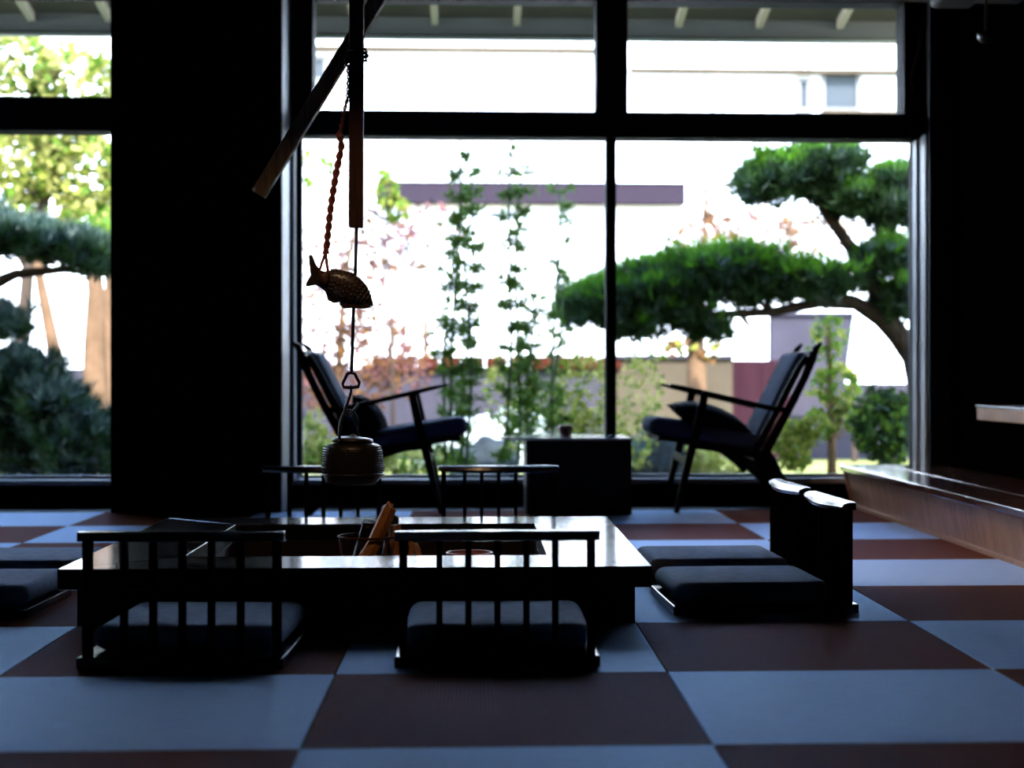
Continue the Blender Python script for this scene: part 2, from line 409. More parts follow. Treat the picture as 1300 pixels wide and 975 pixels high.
MB().box(2.125, 2.165, by0, by1 - .03, 0, .016).build('plinth', M['bench'], p)
b = MB(); b.prism([(2.10, bt - .036), (2.64, bt - .036), (2.64, 0), (2.148, 0)], 'y', by1 - .04, by1 - .015); b.build('end_panel', M['bench'], p)

p = thing('wall_counter', 'tan wooden counter with grey top jutting from right wall above the bench', 'counter')
yc = at(1240, 515, x=2.45).y
zc0, zc1 = at(1240, 533, y=yc).z, at(1240, 514, y=yc).z
MB().box(2.45, 2.69, 3.0, yc, zc0, zc1 - .012).build('edge_board', M['counter'], p, bevel=.004)
MB().box(2.445, 2.695, 2.98, yc + .01, zc1 - .012, zc1).build('counter_top', M['counter_top'], p, bevel=.003)
for yy in (4.2, 6.9):
    MB().prism([(2.50, zc0), (2.695, zc0), (2.695, zc0 - .16)], 'y', yy, yy + .04).build('bracket', M['black_frame'], p)

# ================================================================== HEARTH TABLE
fr = at(827, 718.5, z=.177); fl_ = at(68.5, 723, z=.177); bl = at(214, 658, z=.177); br_ = at(771, 655, z=.177)
tx0, tx1, ty0, ty1 = (fl_.x + bl.x) / 2, (fr.x + br_.x) / 2, (fr.y + fl_.y) / 2, (bl.y + br_.y) / 2
ir = at(692.5, 704.5, z=.177); ib = at(679.5, 664.7, z=.177); il = at(300, 665.5, z=.177)
hx0, hx1, hy0, hy1 = il.x, (ir.x + ib.x) / 2, ir.y, (ib.y + il.y) / 2
print('table', tx0, tx1, ty0, ty1, 'hole', hx0, hx1, hy0, hy1)
HC = Vector(((hx0 + hx1) / 2, (hy0 + hy1) / 2, 0))
p = thing('hearth_table', 'big square black sunken-hearth table with polished wide rim around the fire pit', 'hearth')
TT = .177
b = MB()   # four mitred boards
g = .0
for q in ([(tx0, ty0), (tx1, ty0), (hx1, hy0), (hx0, hy0)], [(tx1, ty0), (tx1, ty1), (hx1, hy1), (hx1, hy0)],
          [(tx1, ty1), (tx0, ty1), (hx0, hy1), (hx1, hy1)], [(tx0, ty1), (tx0, ty0), (hx0, hy0), (hx0, hy1)]):
    b.prism(q, 'z', TT - .062, TT)
o = b.build('tabletop', [M['tabletop'], M['lacquer']], p, bevel=.003)
for f_ in o.data.polygons: f_.material_index = 0 if f_.normal.z > .5 else 1
b = MB(); e = .048; t_ = .05
for q in ((tx0 + e, tx1 - e, ty0 + e, ty0 + e + t_), (tx0 + e, tx1 - e, ty1 - e - t_, ty1 - e), (tx0 + e, tx0 + e + t_, ty0 + e + t_, ty1 - e - t_), (tx1 - e - t_, tx1 - e, ty0 + e + t_, ty1 - e - t_)):
    b.box(*q, 0, TT - .062)
b.build('base', M['lacquer'], p)
b = MB(); h_ = .012
for q in ((hx0 - h_, hx1 + h_, hy0 - h_, hy0), (hx0 - h_, hx1 + h_, hy1, hy1 + h_), (hx0 - h_, hx0, hy0, hy1), (hx1, hx1 + h_, hy0, hy1)):
    b.box(*q, .0, TT - .0625)
b.build('hearth_lining', M['copper'], p)
b = MB(); N_ = 24; vs = []; fs = []
for i in range(N_ + 1):
    for j in range(N_ + 1):
        x, y = hx0 + (hx1 - hx0) * i / N_, hy0 + (hy1 - hy0) * j / N_
        vs.append((x, y, .030 + .012 * noise.noise(Vector((x * 5, y * 5, 0)))))
for i in range(N_):
    for j in range(N_): a = i * (N_ + 1) + j; fs.append((a, a + N_ + 1, a + N_ + 2, a + 1))
b.add(vs, fs, 0, True); b.build('ash_bed', M['ash'], p)

# iron trivet, firewood, bowl
yf = HC.y - .02
ring_l = at(429.5, 681, y=yf)
zr = ring_l.z; rr = .102; tc = Vector((ring_l.x + rr, yf, 0))
p = thing('iron_trivet', 'thin iron ring trivet standing in the hearth around the firewood', 'trivet', (tc.x, tc.y, .03))
b = MB(); b.tube([(rr * math.cos(a), rr * math.sin(a), zr - .03) for a in [2 * PI * k / 40 for k in range(40)]], .0045, 8, closed=True); b.build('ring', M['trivet'], p)
for a in (PI * 1.12, PI * 1.75, PI * .45):
    b = MB(); b.tube([((rr - .003) * math.cos(a), (rr - .003) * math.sin(a), zr - .032), ((rr - .012) * math.cos(a), (rr - .012) * math.sin(a), .06), ((rr + .012) * math.cos(a), (rr + .012) * math.sin(a), -.01)], [.005, .0055, .007], 6)
    b.build('leg', M['trivet'], p)

def log(name, a, b_, r0, r1, m_side, label, seed, sides=7, yy=yf, group='firewood in the hearth'):
    a, b_ = Vector(a), Vector(b_); rnd = random.Random(seed); t = (b_ - a).normalized()
    ax = t.cross(Vector((0, 1, 0))).normalized(); bx = t.cross(ax)
    prof = [(.78 + .3 * rnd.random()) for _ in range(sides)]
    bb = MB(); vs = []; fs = []; n = 7
    for i in range(n):
        q = i / (n - 1); r = r0 + (r1 - r0) * q; c = a.lerp(b_, q) + ax * .003 * rnd.uniform(-1, 1)
        for k in range(sides):
            an = 2 * PI * k / sides; rr_ = r * prof[k] * (1 + .07 * rnd.uniform(-1, 1))
            vs.append(c + (ax * math.cos(an) + bx * math.sin(an)) * rr_ + (t * .008 * rnd.uniform(-1, 1) if i in (0, n - 1) else Vector()))
    for i in range(n - 1): fs += [(i * sides + k, i * sides + (k + 1) % sides, (i + 1) * sides + (k + 1) % sides, (i + 1) * sides + k) for k in range(sides)]
    bb.add(vs, fs, 0, False)
    bb.add(vs[:sides], [tuple(range(sides))[::-1]], 1); bb.add(vs[-sides:], [tuple(range(sides))], 1)
    o = bb.build(name, [m_side, M['log_end'] if m_side != M['char'] else M['char']], bevel=.002)
    tag(o, label, 'firewood', group); return o
L = lambda u, v, dy=0: at(u, v, y=yf + dy)
def to_ash(u, v, dy, z=.035):   # bottom end sunk to the ash
    q = L(u, v, dy); q.z = z; return q
log('firewood_log', to_ash(449, 706, -.12), L(495.5, 645, -.02), .031, .028, M['log'], 'longest orange split log leaning up to the right in the hearth', 3)
log('firewood_log', to_ash(452, 700, .10), L(469, 662, .06), .034, .032, M['char'], 'charred black log leaning behind the longest orange log', 8)
log('firewood_log', to_ash(510, 706, -.02), L(500, 665, .0), .026, .030, M['log'], 'short thick orange log standing right of the longest log', 12)
log('firewood_log', to_ash(545, 712, .05), L(526, 691, .08), .012, .012, M['log'], 'thin brown stick lying rightmost in the fire pit', 14, 6)
log('firewood_log', to_ash(522, 712, -.05), L(523, 688, .0), .014, .011, M['log'], 'thin upright stick between the short log and the rightmost stick', 15, 6)
log('firewood_log', L(489, 650, .03), L(497, 639, .05), .016, .012, M['log_end'], 'small pale wood stub resting on top of the longest log', 22, 6)
log('firewood_log', to_ash(487, 706, .10), L(499, 655, .07), .026, .027, M['char'], 'charred log standing behind the top of the longest orange log', 31)
q = at(596, 702, y=HC.y + .2)
p = thing('ash_bowl', 'shallow reddish round bowl set in the ash right of the firewood', 'bowl', (q.x, q.y, .033))
b = MB(); b.lathe([(.03, 0), (.055, .012), (.078, .038), (.085, q.z - .033 - .002), (.085, q.z - .033), (.079, q.z - .036), (.07, .04), (.03, .02)], seg=32); b.build('bowl_body', M['pot'], p)
b = MB(); b.tube([(.0825 * math.cos(2 * PI * k / 32), .0825 * math.sin(2 * PI * k / 32), q.z - .033) for k in range(32)], .004, 8, closed=True); b.build('rim', M['pot'], p)

# ================================================================== LEGLESS CHAIRS (zaisu)
def make_zaisu():
    """origin on the mat at the middle of the base; the back rises at local -y"""
    t = thing('floor_chair', 'x', 'floor chair', group='black legless floor chairs with slatted backs around the hearth table')
    W, D = .53, .59
    MB().box(-W / 2, W / 2, -D / 2, D / 2, 0, .03).build('base', M['rail'], t, bevel=.004)
    c = cushion(W - .035, D - .085, .072, r=.045, puff=.008, z0=.030).build('cushion', M['navy'], t); c.location = (0, .035, 0)
    yb = -D / 2 + .035
    for k, x in enumerate((-.243, -.150, -.075, 0, .075, .150, .243)):
        w, d = ((.021, .036) if k in (0, 6) else (.0165, .027))
        MB().box(x - w / 2, x + w / 2, yb - d / 2, yb + d / 2, .028, .330).build('post' if k in (0, 6) else 'slat', M['zaisu'], t, bevel=.0008)
    # top rail: straight behind, gently bowed and hollowed on the sitter's side
    b = MB(); n = 14; vs = []; fs = []
    for i in range(n + 1):
        x = -W / 2 + W * i / n; q = 1 - (2 * x / W) ** 2
        inn = yb + .020 + .022 * q ** 1.5
        for (y, z) in ((yb - .026, .326), (yb - .026, .351), (inn - .022, .351), (inn - .006, .3455), (inn, .337 - .007 * q), (inn - .004, .326 - .007 * q)): vs.append((x, y, z))
    for i in range(n): fs += [(i * 6 + k, i * 6 + (k + 1) % 6, (i + 1) * 6 + (k + 1) % 6, (i + 1) * 6 + k) for k in range(6)]
    fs += [(5, 4, 3, 2, 1, 0), tuple(n * 6 + k for k in range(6))]
    b.add(vs, fs); b.build('top_rail', M['rail'], t, bevel=.0015)
    return t
zs = make_zaisu()
def base_pt(u, v): return at(u, v, z=0)
a1, a2 = base_pt(98, 851), base_pt(369, 850.5); c1, c2 = base_pt(500, 849.5), base_pt(763, 848.5)
r1 = base_pt(1088, 780)
spots = [  # x, y, rz, label
    ((a1.x + a2.x) / 2 - .002, a1.y + .29, math.radians(-2.0), 'black slat-backed floor chair nearest the lens on the left, its back to us'),
    ((c1.x + c2.x) / 2, c1.y + .295, 0, 'black slat-backed floor chair nearest the lens in the middle, its back to us'),
    (r1.x - .295, r1.y + .265, PI / 2 + math.radians(2), 'nearer of the two floor chairs right of the hearth table, facing left'),
    (r1.x - .30, r1.y + .265 + .68, PI / 2 + math.radians(1.5), 'farther of the two floor chairs right of the hearth table, facing left'),
    (at(411, 600, y=7.42).x, 7.42 - .27, PI, 'floor chair beyond the hearth table below the hanging kettle, facing us'),
    (at(633, 600, y=7.42).x, 7.42 - .27, PI, 'floor chair beyond the hearth table in front of the black coffee table, facing us'),
    (at(37, 773, z=.03).x - .295, at(37, 773, z=.03).y + .265, -PI / 2 + math.radians(-1), 'nearer of two floor chairs at left frame edge, only its cushion and base showing'),
    (at(37, 773, z=.03).x - .30, at(37, 773, z=.03).y + .265 + .70, -PI / 2, 'farther of two floor chairs at left frame edge, a thin strip of cushion showing'),
]
for i, (x, y, rz, lab) in enumerate(spots):
    o = zs if i == 0 else copy_tree(zs)
    o.location = (x, y, 0.0005); o.rotation_euler.z = rz; o['label'] = lab

# ================================================================== ARMCHAIRS
def make_armchair():
    """origin between the feet; local +x is where the sitter looks; side profile from the photograph"""
    t = thing('armchair', 'x', 'armchair', group='low black armchairs by the window')
    K = 234.8
    P = lambda u, v: ((1024 - u) / K, (652.5 - v) / K)
    hw = .275
    for sy in (-1, 1):
        y = sy * hw
        V = lambda u, v, dy=0: Vector((P(u, v)[0], y + dy, P(u, v)[1]))
        side = (0, 1, 0)
        b = MB(); b.sweep([V(893, 499), V(886, 532), V(871, 592), V(856, 652.3)], [.034, .036, .034, .028], [.042, .046, .040, .028], side); b.build('front_leg', M['chairwood'], t, bevel=.004)
        b = MB(); b.sweep([V(964, 572), V(970, 588), V(984, 606), V(1004, 630), V(1024, 652)], [.032, .034, .034, .032, .026], [.085, .125, .085, .055, .035], side); b.build('rear_leg', M['chairwood'], t, bevel=.004)
        b = MB(); b.sweep([V(968, 580), V(986, 546), V(1005, 512), V(1022, 478), V(1031, 455), V(1036, 441), V(1043, 434)], [.032] * 7, [.050, .046, .042, .040, .046, .034, .014], side); b.build('back_post', M['chairwood'], t, bevel=.003)
        b = MB(); b.sweep([V(955, 578), V(976, 540), V(995, 503), V(1012, 470), V(1024, 452)], [.028] * 5, [.045, .036, .034, .034, .03], side); b.build('back_rail', M['chairwood'], t, bevel=.003)
        b = MB(); b.sweep([V(849, 488.5), V(866, 492.5), V(900, 500.5), V(950, 512), V(988, 521), V(1002, 519)], [.05, .062, .062, .05, .036, .03], [.012, .022, .026, .026, .028, .026], side); b.build('armrest', M['chairwood'], t, bevel=.004)
        b = MB(); b.sweep([V(880, 567), V(905, 571), V(930, 578), V(952, 590), V(968, 605)], [.026] * 5, [.028, .022, .026, .05, .06], side); b.build('side_rail', M['chairwood'], t, bevel=.003)
        b = MB(); b.sweep([V(832, 556), V(880, 562), V(925, 570), V(962, 579)], [.028] * 4, [.022, .03, .034, .04], side); b.build('seat_rail', M['chairwood'], t, bevel=.003)
    for nm, (u, v), w, d in (('front_stretcher', (871, 585), .02, .045), ('seat_crossbar', (836, 557), .03, .025), ('back_crossbar', (1030, 450), .02, .04), ('rear_crossbar', (968, 585), .03, .05)):
        x, z = P(u, v); MB().box(x - w / 2, x + w / 2, -hw, hw, z - d / 2, z + d / 2).build(nm, M['chairwood'], t, bevel=.003)
    # seat cushion
    c = cushion(.64, .50, .105, r=.05, puff=.012).build('seat_cushion', M['navy_arm'], t)
    x0, z0 = P(826, 556); x1, z1 = P(965, 579)
    c.location = ((x0 + x1) / 2, 0, (z0 + z1) / 2 + .012); c.rotation_euler.y = -math.atan2(z0 - z1, x0 - x1)
    c = cushion(.58, .50, .075, r=.045, puff=.012).build('back_cushion', M['navy_arm'], t)
    x0, z0 = P(958, 565); x1, z1 = P(1019, 446)
    c.location = ((x0 + x1) / 2 + .02, 0, (z0 + z1) / 2 + .004); c.rotation_euler.y = -(PI - math.atan2(z1 - z0, x1 - x0)) + PI
    c.rotation_euler.y = -math.atan2(z1 - z0, x1 - x0)
    return t
ac = make_armchair()
YA = 9.06 + .275
xr_ = at(1024, 652, y=9.06).x; xl_ = at(391, 652, y=9.06).x
ac.location = (xr_, YA, 0); ac.rotation_euler.z = PI
ac['label'] = 'black armchair right of the coffee table, facing left, dark blue upholstery'
ac2 = copy_tree(ac); ac2.location = (xl_, YA, 0); ac2.rotation_euler.z = 0
ac2['label'] = 'black armchair left of the coffee table behind the hanging kettle, facing right'
# throw pillows
q0, q1 = at(847, 513, y=9.3), at(952, 548, y=9.3)
o = pillow(.46, .44, .15).build('throw_pillow', M['pillow']); o.location = ((q0 + q1) / 2).to_tuple()
o.rotation_euler.y = math.atan2(q0.z - q1.z, q1.x - q0.x); tag(o, 'black pointed throw pillow lying on the seat of the right armchair', 'pillow', 'throw pillows on the armchairs')
q0, q1 = at(448, 506, y=9.3), at(488, 556, y=9.3)
o2 = o.copy(); C.objects.link(o2); o2.location = at(470, 532, y=9.32); o2.rotation_euler.y = math.radians(58)
o2.scale = (.72, .9, 1.05)
o2['label'] = 'black rounded throw pillow propped against the back of the left armchair'

# coffee table ----------------------------------------------------------------
p = thing('coffee_table', 'low black box coffee table with thin pale glossy top between the two armchairs', 'table')
kx0, kx1 = at(668, 600, y=9.0).x, at(802, 600, y=9.0).x; kz = at(735, 556, y=9.0).z
MB().box(kx0, kx1, 9.0, 9.5, 0, kz - .012).build('box_body', M['lacquer'], p, bevel=.003)
ex = at(635, 556, y=9.25).x; poly = []
yc_, ry = 9.25, .29
for k in range(13):
    a = PI / 2 + PI * k / 12; poly.append((ex + .16 + .16 * math.cos(a), yc_ + ry * math.sin(a)))
poly += [(kx1 + .003, yc_ - .255), (kx1 + .003, yc_ + .255)]
MB().prism(poly, 'z', kz - .012, kz).build('tabletop', M['white_top'], p, bevel=.002)
q = at(718, 551, y=9.3)
p = thing('potted_plant', 'tiny leafy plant in a rust red pot on the coffee table', 'potted plant', (q.x, 9.3, kz))
b = MB(); b.lathe([(.026, 0), (.036, .015), (.040, .045), (.034, .06), (.030, .06)], seg=20); b.build('pot', M['pot'], p)
def leaf_cloud(b, pts, size, elong, mi=0, rnd=random, up=0):
    for c in pts:
        d = Vector((rnd.gauss(0, 1), rnd.gauss(0, 1), rnd.gauss(0, 1) + up)).normalized()
        e = d.cross(Vector((rnd.gauss(0, 1), rnd.gauss(0, 1), rnd.gauss(0, 1)))).normalized()
        s = size * rnd.uniform(.6, 1.3); c = Vector(c); nn = d.cross(e) * s * .12
        b.add([c - d * s * elong / 2, c + e * s / 2 + nn, c + d * s * elong / 2, c - e * s / 2 + nn], [(0, 1, 2, 3)], mi if isinstance(mi, int) else rnd.choice(mi))
b = MB(); leaf_cloud(b, [(random.gauss(0, .022), random.gauss(0, .022), .075 + random.random() * .035) for _ in range(40)], .014, 2.2); b.build('leaves', M['bamboo_leaf'], p)

# ================================================================== POTHOOK, FISH, ROPE, KETTLE
YK = HC.y
K_ = lambda u, v, dy=0: at(u, v, y=YK + dy)
p = thing('pothook', 'hanging wooden hearth pothook pole with thin iron rod below it', 'pothook')
top = K_(454, -240); bot = K_(452, 289)
top.z = 2.99
b = MB(); b.bar(bot, top, .050, .050, up=Vector((0, 1, 0))); b.build('pole', M['pole'], p, bevel=.003)
b = MB(); b.tube([K_(453, 280), K_(451.2, 340), K_(448.6, 400), K_(446.3, 475)], .0062, 10); b.build('rod', M['iron'], p)
b = MB()
tri = [K_(446, 473), K_(441, 474.5), K_(434.8, 487), K_(436.5, 491.5), K_(446, 492.3), K_(454.8, 491), K_(456.2, 486), K_(450.5, 474.5)]
b.tube(tri, .0062, 8, closed=True); b.build('triangular_ring', M['iron'], p)
b = MB(); b.tube([K_(445.6, 489), K_(445.6, 496), K_(444.5, 502), K_(442, 509), K_(439, 516), K_(438.5, 522), K_(442, 527), K_(448, 523), K_(453, 516), K_(454, 511)], [.005, .005, .0055, .0055, .0055, .006, .006, .0055, .005, .003], 8)
b.build('pot_hook', M['iron'], p)

# carved fish: body rings along the spine, tail fork, dorsal ridge, belly fins
yfish = -.036
g2 = lambda x, y: (370 + x / 9.754, 300 + y / 9.754)
spine = [((1015, 862), 4), ((985, 835), 36), ((930, 790), 84), ((860, 730), 135), ((770, 675), 178), ((670, 632), 200), ((580, 595), 184), ((500, 560), 158), ((430, 545), 125), ((370, 525), 98), ((325, 500), 88)]
b = MB(); vs = []; fs = []; SEG = 18
pts3 = [K_(*g2(*c), yfish) for c, r in spine]
for i, (c, r) in enumerate(spine):
    t = (pts3[min(i + 1, len(pts3) - 1)] - pts3[max(i - 1, 0)]).normalized(); up = Vector((0, 1, 0)).cross(t).normalized()
    R_ = r / 9.754 * YK / F
    for k in range(SEG):
        a = 2 * PI * k / SEG
        vs.append(pts3[i] + up * math.cos(a) * R_ + Vector((0, 1, 0)) * math.sin(a) * min(R_ * .62, .030))
for i in range(len(spine) - 1): fs += [(i * SEG + k, i * SEG + (k + 1) % SEG, (i + 1) * SEG + (k + 1) % SEG, (i + 1) * SEG + k) for k in range(SEG)]
fs += [tuple(range(SEG))[::-1], tuple((len(spine) - 1) * SEG + k for k in range(SEG))]
b.add(vs, fs, 0, True)
fish = thing('carved_fish', 'dark carved wooden carp hanging by its tail from the braided rope', 'ornament')
body = b.build('body', M['fish'], fish)
# rows of scale bumps along the flank, part of the skin
b = MB()
for i in range(2, 8):
    for j in range(-3, 4):
        for q in (0, .5):
            c0 = pts3[i].lerp(pts3[min(i + 1, 10)], q); t = (pts3[i + 1] - pts3[i - 1]).normalized(); up = Vector((0, 1, 0)).cross(t).normalized()
            R_ = (spine[i][1] * (1 - q) + spine[i + 1][1] * q) / 9.754 * YK / F; an = j * .34 + q * .17
            for sgn in (-1, 1):
                cc = c0 + up * math.sin(an) * R_ * .96 + Vector((0, sgn, 0)) * math.cos(an) * min(R_ * .62, .030) * .97
                b.ell(cc, (.0062, .0022, .0052), 6, 4)
b.build('scales', M['fish'], fish)
def fin(name, poly, th0, dy=0):
    b = MB(); n = len(poly); c = [K_(*g2(*q), yfish + dy) for q in poly]
    vs = [q + Vector((0, -th0, 0)) for q in c] + [q + Vector((0, th0, 0)) for q in c]
    b.add(vs, [tuple(range(n)), tuple(range(n, 2 * n))[::-1]] + [(i, (i + 1) % n, n + (i + 1) % n, n + i) for i in range(n)])
    return b.build(name, M['fish'], fish, bevel=.003)
fin('tail', [(400, 470), (300, 340), (262, 235), (238, 222), (215, 245), (222, 350), (240, 480), (180, 585), (180, 625), (300, 605), (385, 655), (410, 620)], .009)
fin('dorsal_fin', [(480, 402), (560, 398), (660, 425), (740, 465), (790, 530), (700, 560), (500, 500)], .006)
fin('pelvic_fin', [(405, 640), (430, 720), (452, 790), (520, 832), (590, 815), (600, 740), (520, 640)], .008)
fin('belly_fin', [(600, 780), (596, 850), (640, 893), (760, 890), (900, 897), (1000, 880), (900, 800), (700, 760)], .010)
for sgn in (-1, 1):
    c = K_(*g2(925, 790), yfish); b = MB(); b.ell(c + Vector((0, sgn * .014, 0)), (.006, .004, .006), 10, 6); b.build('eye', M['iron'], fish)

# braided rope
def helix(path, rad, amp, turns, strands, b, seg=6):
    P_ = [Vector(q) for q in path]; n = 90
    L_ = [0]
    for i in range(1, len(P_)): L_.append(L_[-1] + (P_[i] - P_[i - 1]).length)
    def ev(s):
        s *= L_[-1]
        for i in range(1, len(P_)):
            if s <= L_[i] or i == len(P_) - 1: return P_[i - 1].lerp(P_[i], (s - L_[i - 1]) / (L_[i] - L_[i - 1]))
    for k in range(strands):
        pts = []
        for i in range(n + 1):
            s = i / n; c = ev(s); a = 2 * PI * (turns * s + k / strands)
            pts.append(c + Vector((math.cos(a), math.sin(a), 0)) * amp)
        b.tube(pts, rad, seg)
rp = thing('braided_rope', 'red-brown braided rope tied round the pothook pole and holding the carved fish', 'rope')
b = MB(); helix([K_(441.5, 82, -.03), K_(442.5, 100, -.02), K_(441, 125, -.01), K_(436, 145), K_(433, 162), K_(431, 174)], .0038, .0040, 6, 2, b); b.build('upper_cord', M['rope'], rp)
b = MB(); helix([K_(432, 174, -.01), K_(433.5, 186, -.01), K_(429, 208, -.01), K_(424, 235, -.02), K_(420, 262, -.02), K_(417, 290, -.03), K_(413.5, 322, yfish)], .0072, .0062, 6.5, 2, b); b.build('braid', M['rope'], rp)
b = MB(); b.tube([K_(413.5, 318, yfish), K_(410, 330, yfish - .02), K_(406, 342, yfish - .034), K_(408, 356, yfish - .036), K_(410, 362, yfish)], .0048, 8)
b.tube([K_(413.5, 318, yfish), K_(414.5, 334, yfish - .015), K_(416.5, 344, yfish - .034), K_(414.5, 358, yfish - .036), K_(411, 364, yfish)], .0052, 8)
b.tube([K_(413.5, 318, yfish), K_(415, 335, yfish + .02), K_(416.5, 346, yfish + .034), K_(413.5, 358, yfish + .036), K_(410, 364, yfish)], .005, 8)
b.build('tail_loop', M['rope'], rp)
b = MB()
for k, (u, v, r) in enumerate(((428.5, 172, .009), (431, 174.5, .010), (433.5, 171, .007), (430, 169.5, .007))): b.ell(K_(u, v, -.012), (r, r, r * .8), 10, 8)
b.build('knot', M['rope'], rp)
b = MB(); w_ = .031
for k, v in enumerate((66, 71, 76)):
    c = K_(453.6, v); c.z += .002
    b.tube([c + Vector((x, y, .004 * math.sin(3 * x * 30))) for x, y in ((-w_, -w_), (w_, -w_), (w_, w_), (-w_, w_))], .0048, 8, closed=True)
b.ell(K_(465.5, 71, -.03), (.008, .008, .008), 8, 6); b.ell(K_(441, 77, -.034), (.010, .008, .012), 8, 6)
b.build('wrapping', M['pole'], rp)

# second, slanting pole
a = K_(328.5, 247, .10); c = K_(478, 2, .10); d = (c - a).normalized()
o = MB().bar(a, c + d * ((2.99 - c.z) / d.z), .052, .050, up=Vector((0, 1, 0))).build('slanting_pole', M['old_wood'], bevel=.003)
tag(o, 'weathered brown square wooden pole slanting down leftward behind the pothook pole', 'pole')

# hobnailed iron kettle
kc = K_(447.5, 590); KR = .1075
kt = thing('iron_kettle', 'round hobnailed iron kettle hanging from the pothook above the hearth', 'kettle', (kc.x, YK, 0))
zb_, zt_ = K_(447, 616).z, K_(447, 562).z
hh = zt_ - zb_
def kprof(): return [(.02, zb_), (.066, zb_ + .002), (.086, zb_ + .010), (.099, zb_ + .026), (.1055, zb_ + .046), (KR, zb_ + .062), (.1065, zb_ + hh * .62), (.104, zb_ + hh * .80), (.099, zb_ + hh * .90), (.090, zb_ + hh * .955), (.076, zb_ + hh * .985), (.060, zb_ + hh)]
b = MB(); b.lathe(kprof(), seg=48)
for r_i in range(12):
    z = zb_ + .046 + r_i * .0082; n = 66
    # radius by interpolation
    pr_ = kprof(); R_ = KR
    for i in range(len(pr_) - 1):
        if pr_[i][1] <= z <= pr_[i + 1][1]: R_ = pr_[i][0] + (pr_[i + 1][0] - pr_[i][0]) * (z - pr_[i][1]) / (pr_[i + 1][1] - pr_[i][1])
    for k in range(n):
        a = 2 * PI * (k + .5 * (r_i % 2)) / n; b.ell((R_ * math.cos(a), R_ * math.sin(a), z), (.0030, .0030, .0030), 5, 4)
b.build('body', M['kettle'], kt)
b = MB(); b.lathe([(KR + .001, 0), (KR + .006, .002), (KR + .006, .006), (KR + .001, .008)], c=(0, 0, zb_ + .036), seg=48); b.build('waist_flange', M['kettle'], kt)
tl = Matrix.Rotation(math.radians(3), 3, 'Y')
b = MB(); b.lathe([(.05, 0), (.068, .0), (.072, .004), (.070, .016), (.055, .020), (.012, .024), (.008, .03), (.001, .032)], c=(0, 0, zt_ - .001), seg=36, mtx=tl)
b.build('lid', M['kettle'], kt)
b = MB(); b.tube([(KR * .62, KR * .70, zb_ + .070), (KR * .74, KR * .86, zb_ + .085), (KR * .84, KR * 1.04, zb_ + .108)], [.020, .015, .011], 12); b.build('spout', M['kettle'], kt)
hx_ = K_(439, 524).x - kc.x; ztop = K_(446, 521).z
for nm, dy, rad in (('bail_handle', 0, .0052),):
    b = MB(); pts = []
    for k in range(21):
        a = PI * k / 20; pts.append((-.012 - .030 * math.cos(a), -.05 * math.cos(a), zt_ + .012 + (ztop - zt_ - .012) * math.sin(a) ** .7))
    b.tube(pts, rad, 8); b.build(nm, M['iron'], kt)
for sy in (-1, 1):
    b = MB(); c = Vector((-.012 + sy * .030, sy * .05, zt_ + .002)); b.tube([c + Vector((0, .010 * math.cos(2 * PI * k / 12), .012 * math.sin(2 * PI * k / 12))) for k in range(12)], .004, 6, closed=True); b.build('handle_lug', M['iron'], kt)

# ================================================================== SMALL FIXTURES
q = at(1252, 45, y=7.9)
p = thing('security_camera', 'small dark round camera with grey lens under the ceiling at far right', 'camera', (q.x, 7.9, 0))
b = MB(); b.lathe([(.001, q.z - .035), (.03, q.z - .03), (.04, q.z - .01), (.042, q.z + .012)], seg=24); b.build('housing', M['fixture'], p)
b = MB(); b.tube([(0, 0, q.z + .01), (0, 0, 3.0)], .008, 8); b.build('stem', M['fixture'], p)
b = MB(); b.ell((-.03, -.028, q.z - .012), (.012, .012, .012), 12, 8); b.build('lens', M['lens'], p)
b = MB(); yv = YW - .06
pts = [at(1172, 14, y=yv), at(1170, 40, y=yv), at(1166, 62, y=yv), at(1160, 84, y=yv), at(1156, 100, y=yv), at(1159, 116, y=yv)]
b.tube(pts, .004, 6); b.tube([pts[-1], at(1155, 150, y=yv), at(1155, 190, y=yv), at(1156, 205, y=yv)], .0018, 5)
for k in range(7):
    an = random.uniform(-.6, .6); b.tube([at(1156, 205, y=yv), at(1156 + 6 * math.sin(an), 218, y=yv), at(1153 + 10 * math.sin(an), 240 + random.uniform(-8, 10), y=yv)], .002, 5)
tag(b.build('dangling_cord', M['cord']), 'thin pale frayed cord dangling beside the right window jamb', 'cord')

# warm spotlights added unseen above the frame to light hearth, fish and bench
def added_spot(x, y, tx, ty, tz, power, size, label, blend=.6, r=.03):
    t = thing('added_spotlight', label, 'fill lamp', (x, y, 0), group='added unseen spotlights')
    b = MB(); b.lathe([(.03, 2.90), (.045, 2.90), (.048, 2.93), (.05, 3.0)], seg=24); b.build('housing', M['fixture'], t)
    ld = bpy.data.lights.new('spot', 'SPOT'); ld.energy = power; ld.color = (1, .62, .34); ld.spot_size = size; ld.spot_blend = blend; ld.shadow_soft_size = r
    lo = bpy.data.objects.new('fill_light', ld); C.objects.link(lo); lo.parent = t; lo.location = (0, 0, 2.885)
    lo.rotation_euler = (Vector((tx, ty, tz)) - Vector((x, y, 2.885))).to_track_quat('-Z', 'Y').to_euler()
added_spot(-.55, 4.3, HC.x - .02, HC.y + .02, .5, 40, math.radians(40), 'added unseen ceiling spotlight throwing warm light on the hearth')
added_spot(.1, 5.2, 2.13, 7.4, .12, 120, math.radians(50), 'added unseen ceiling spotlight throwing warm light on the bench', r=.06)

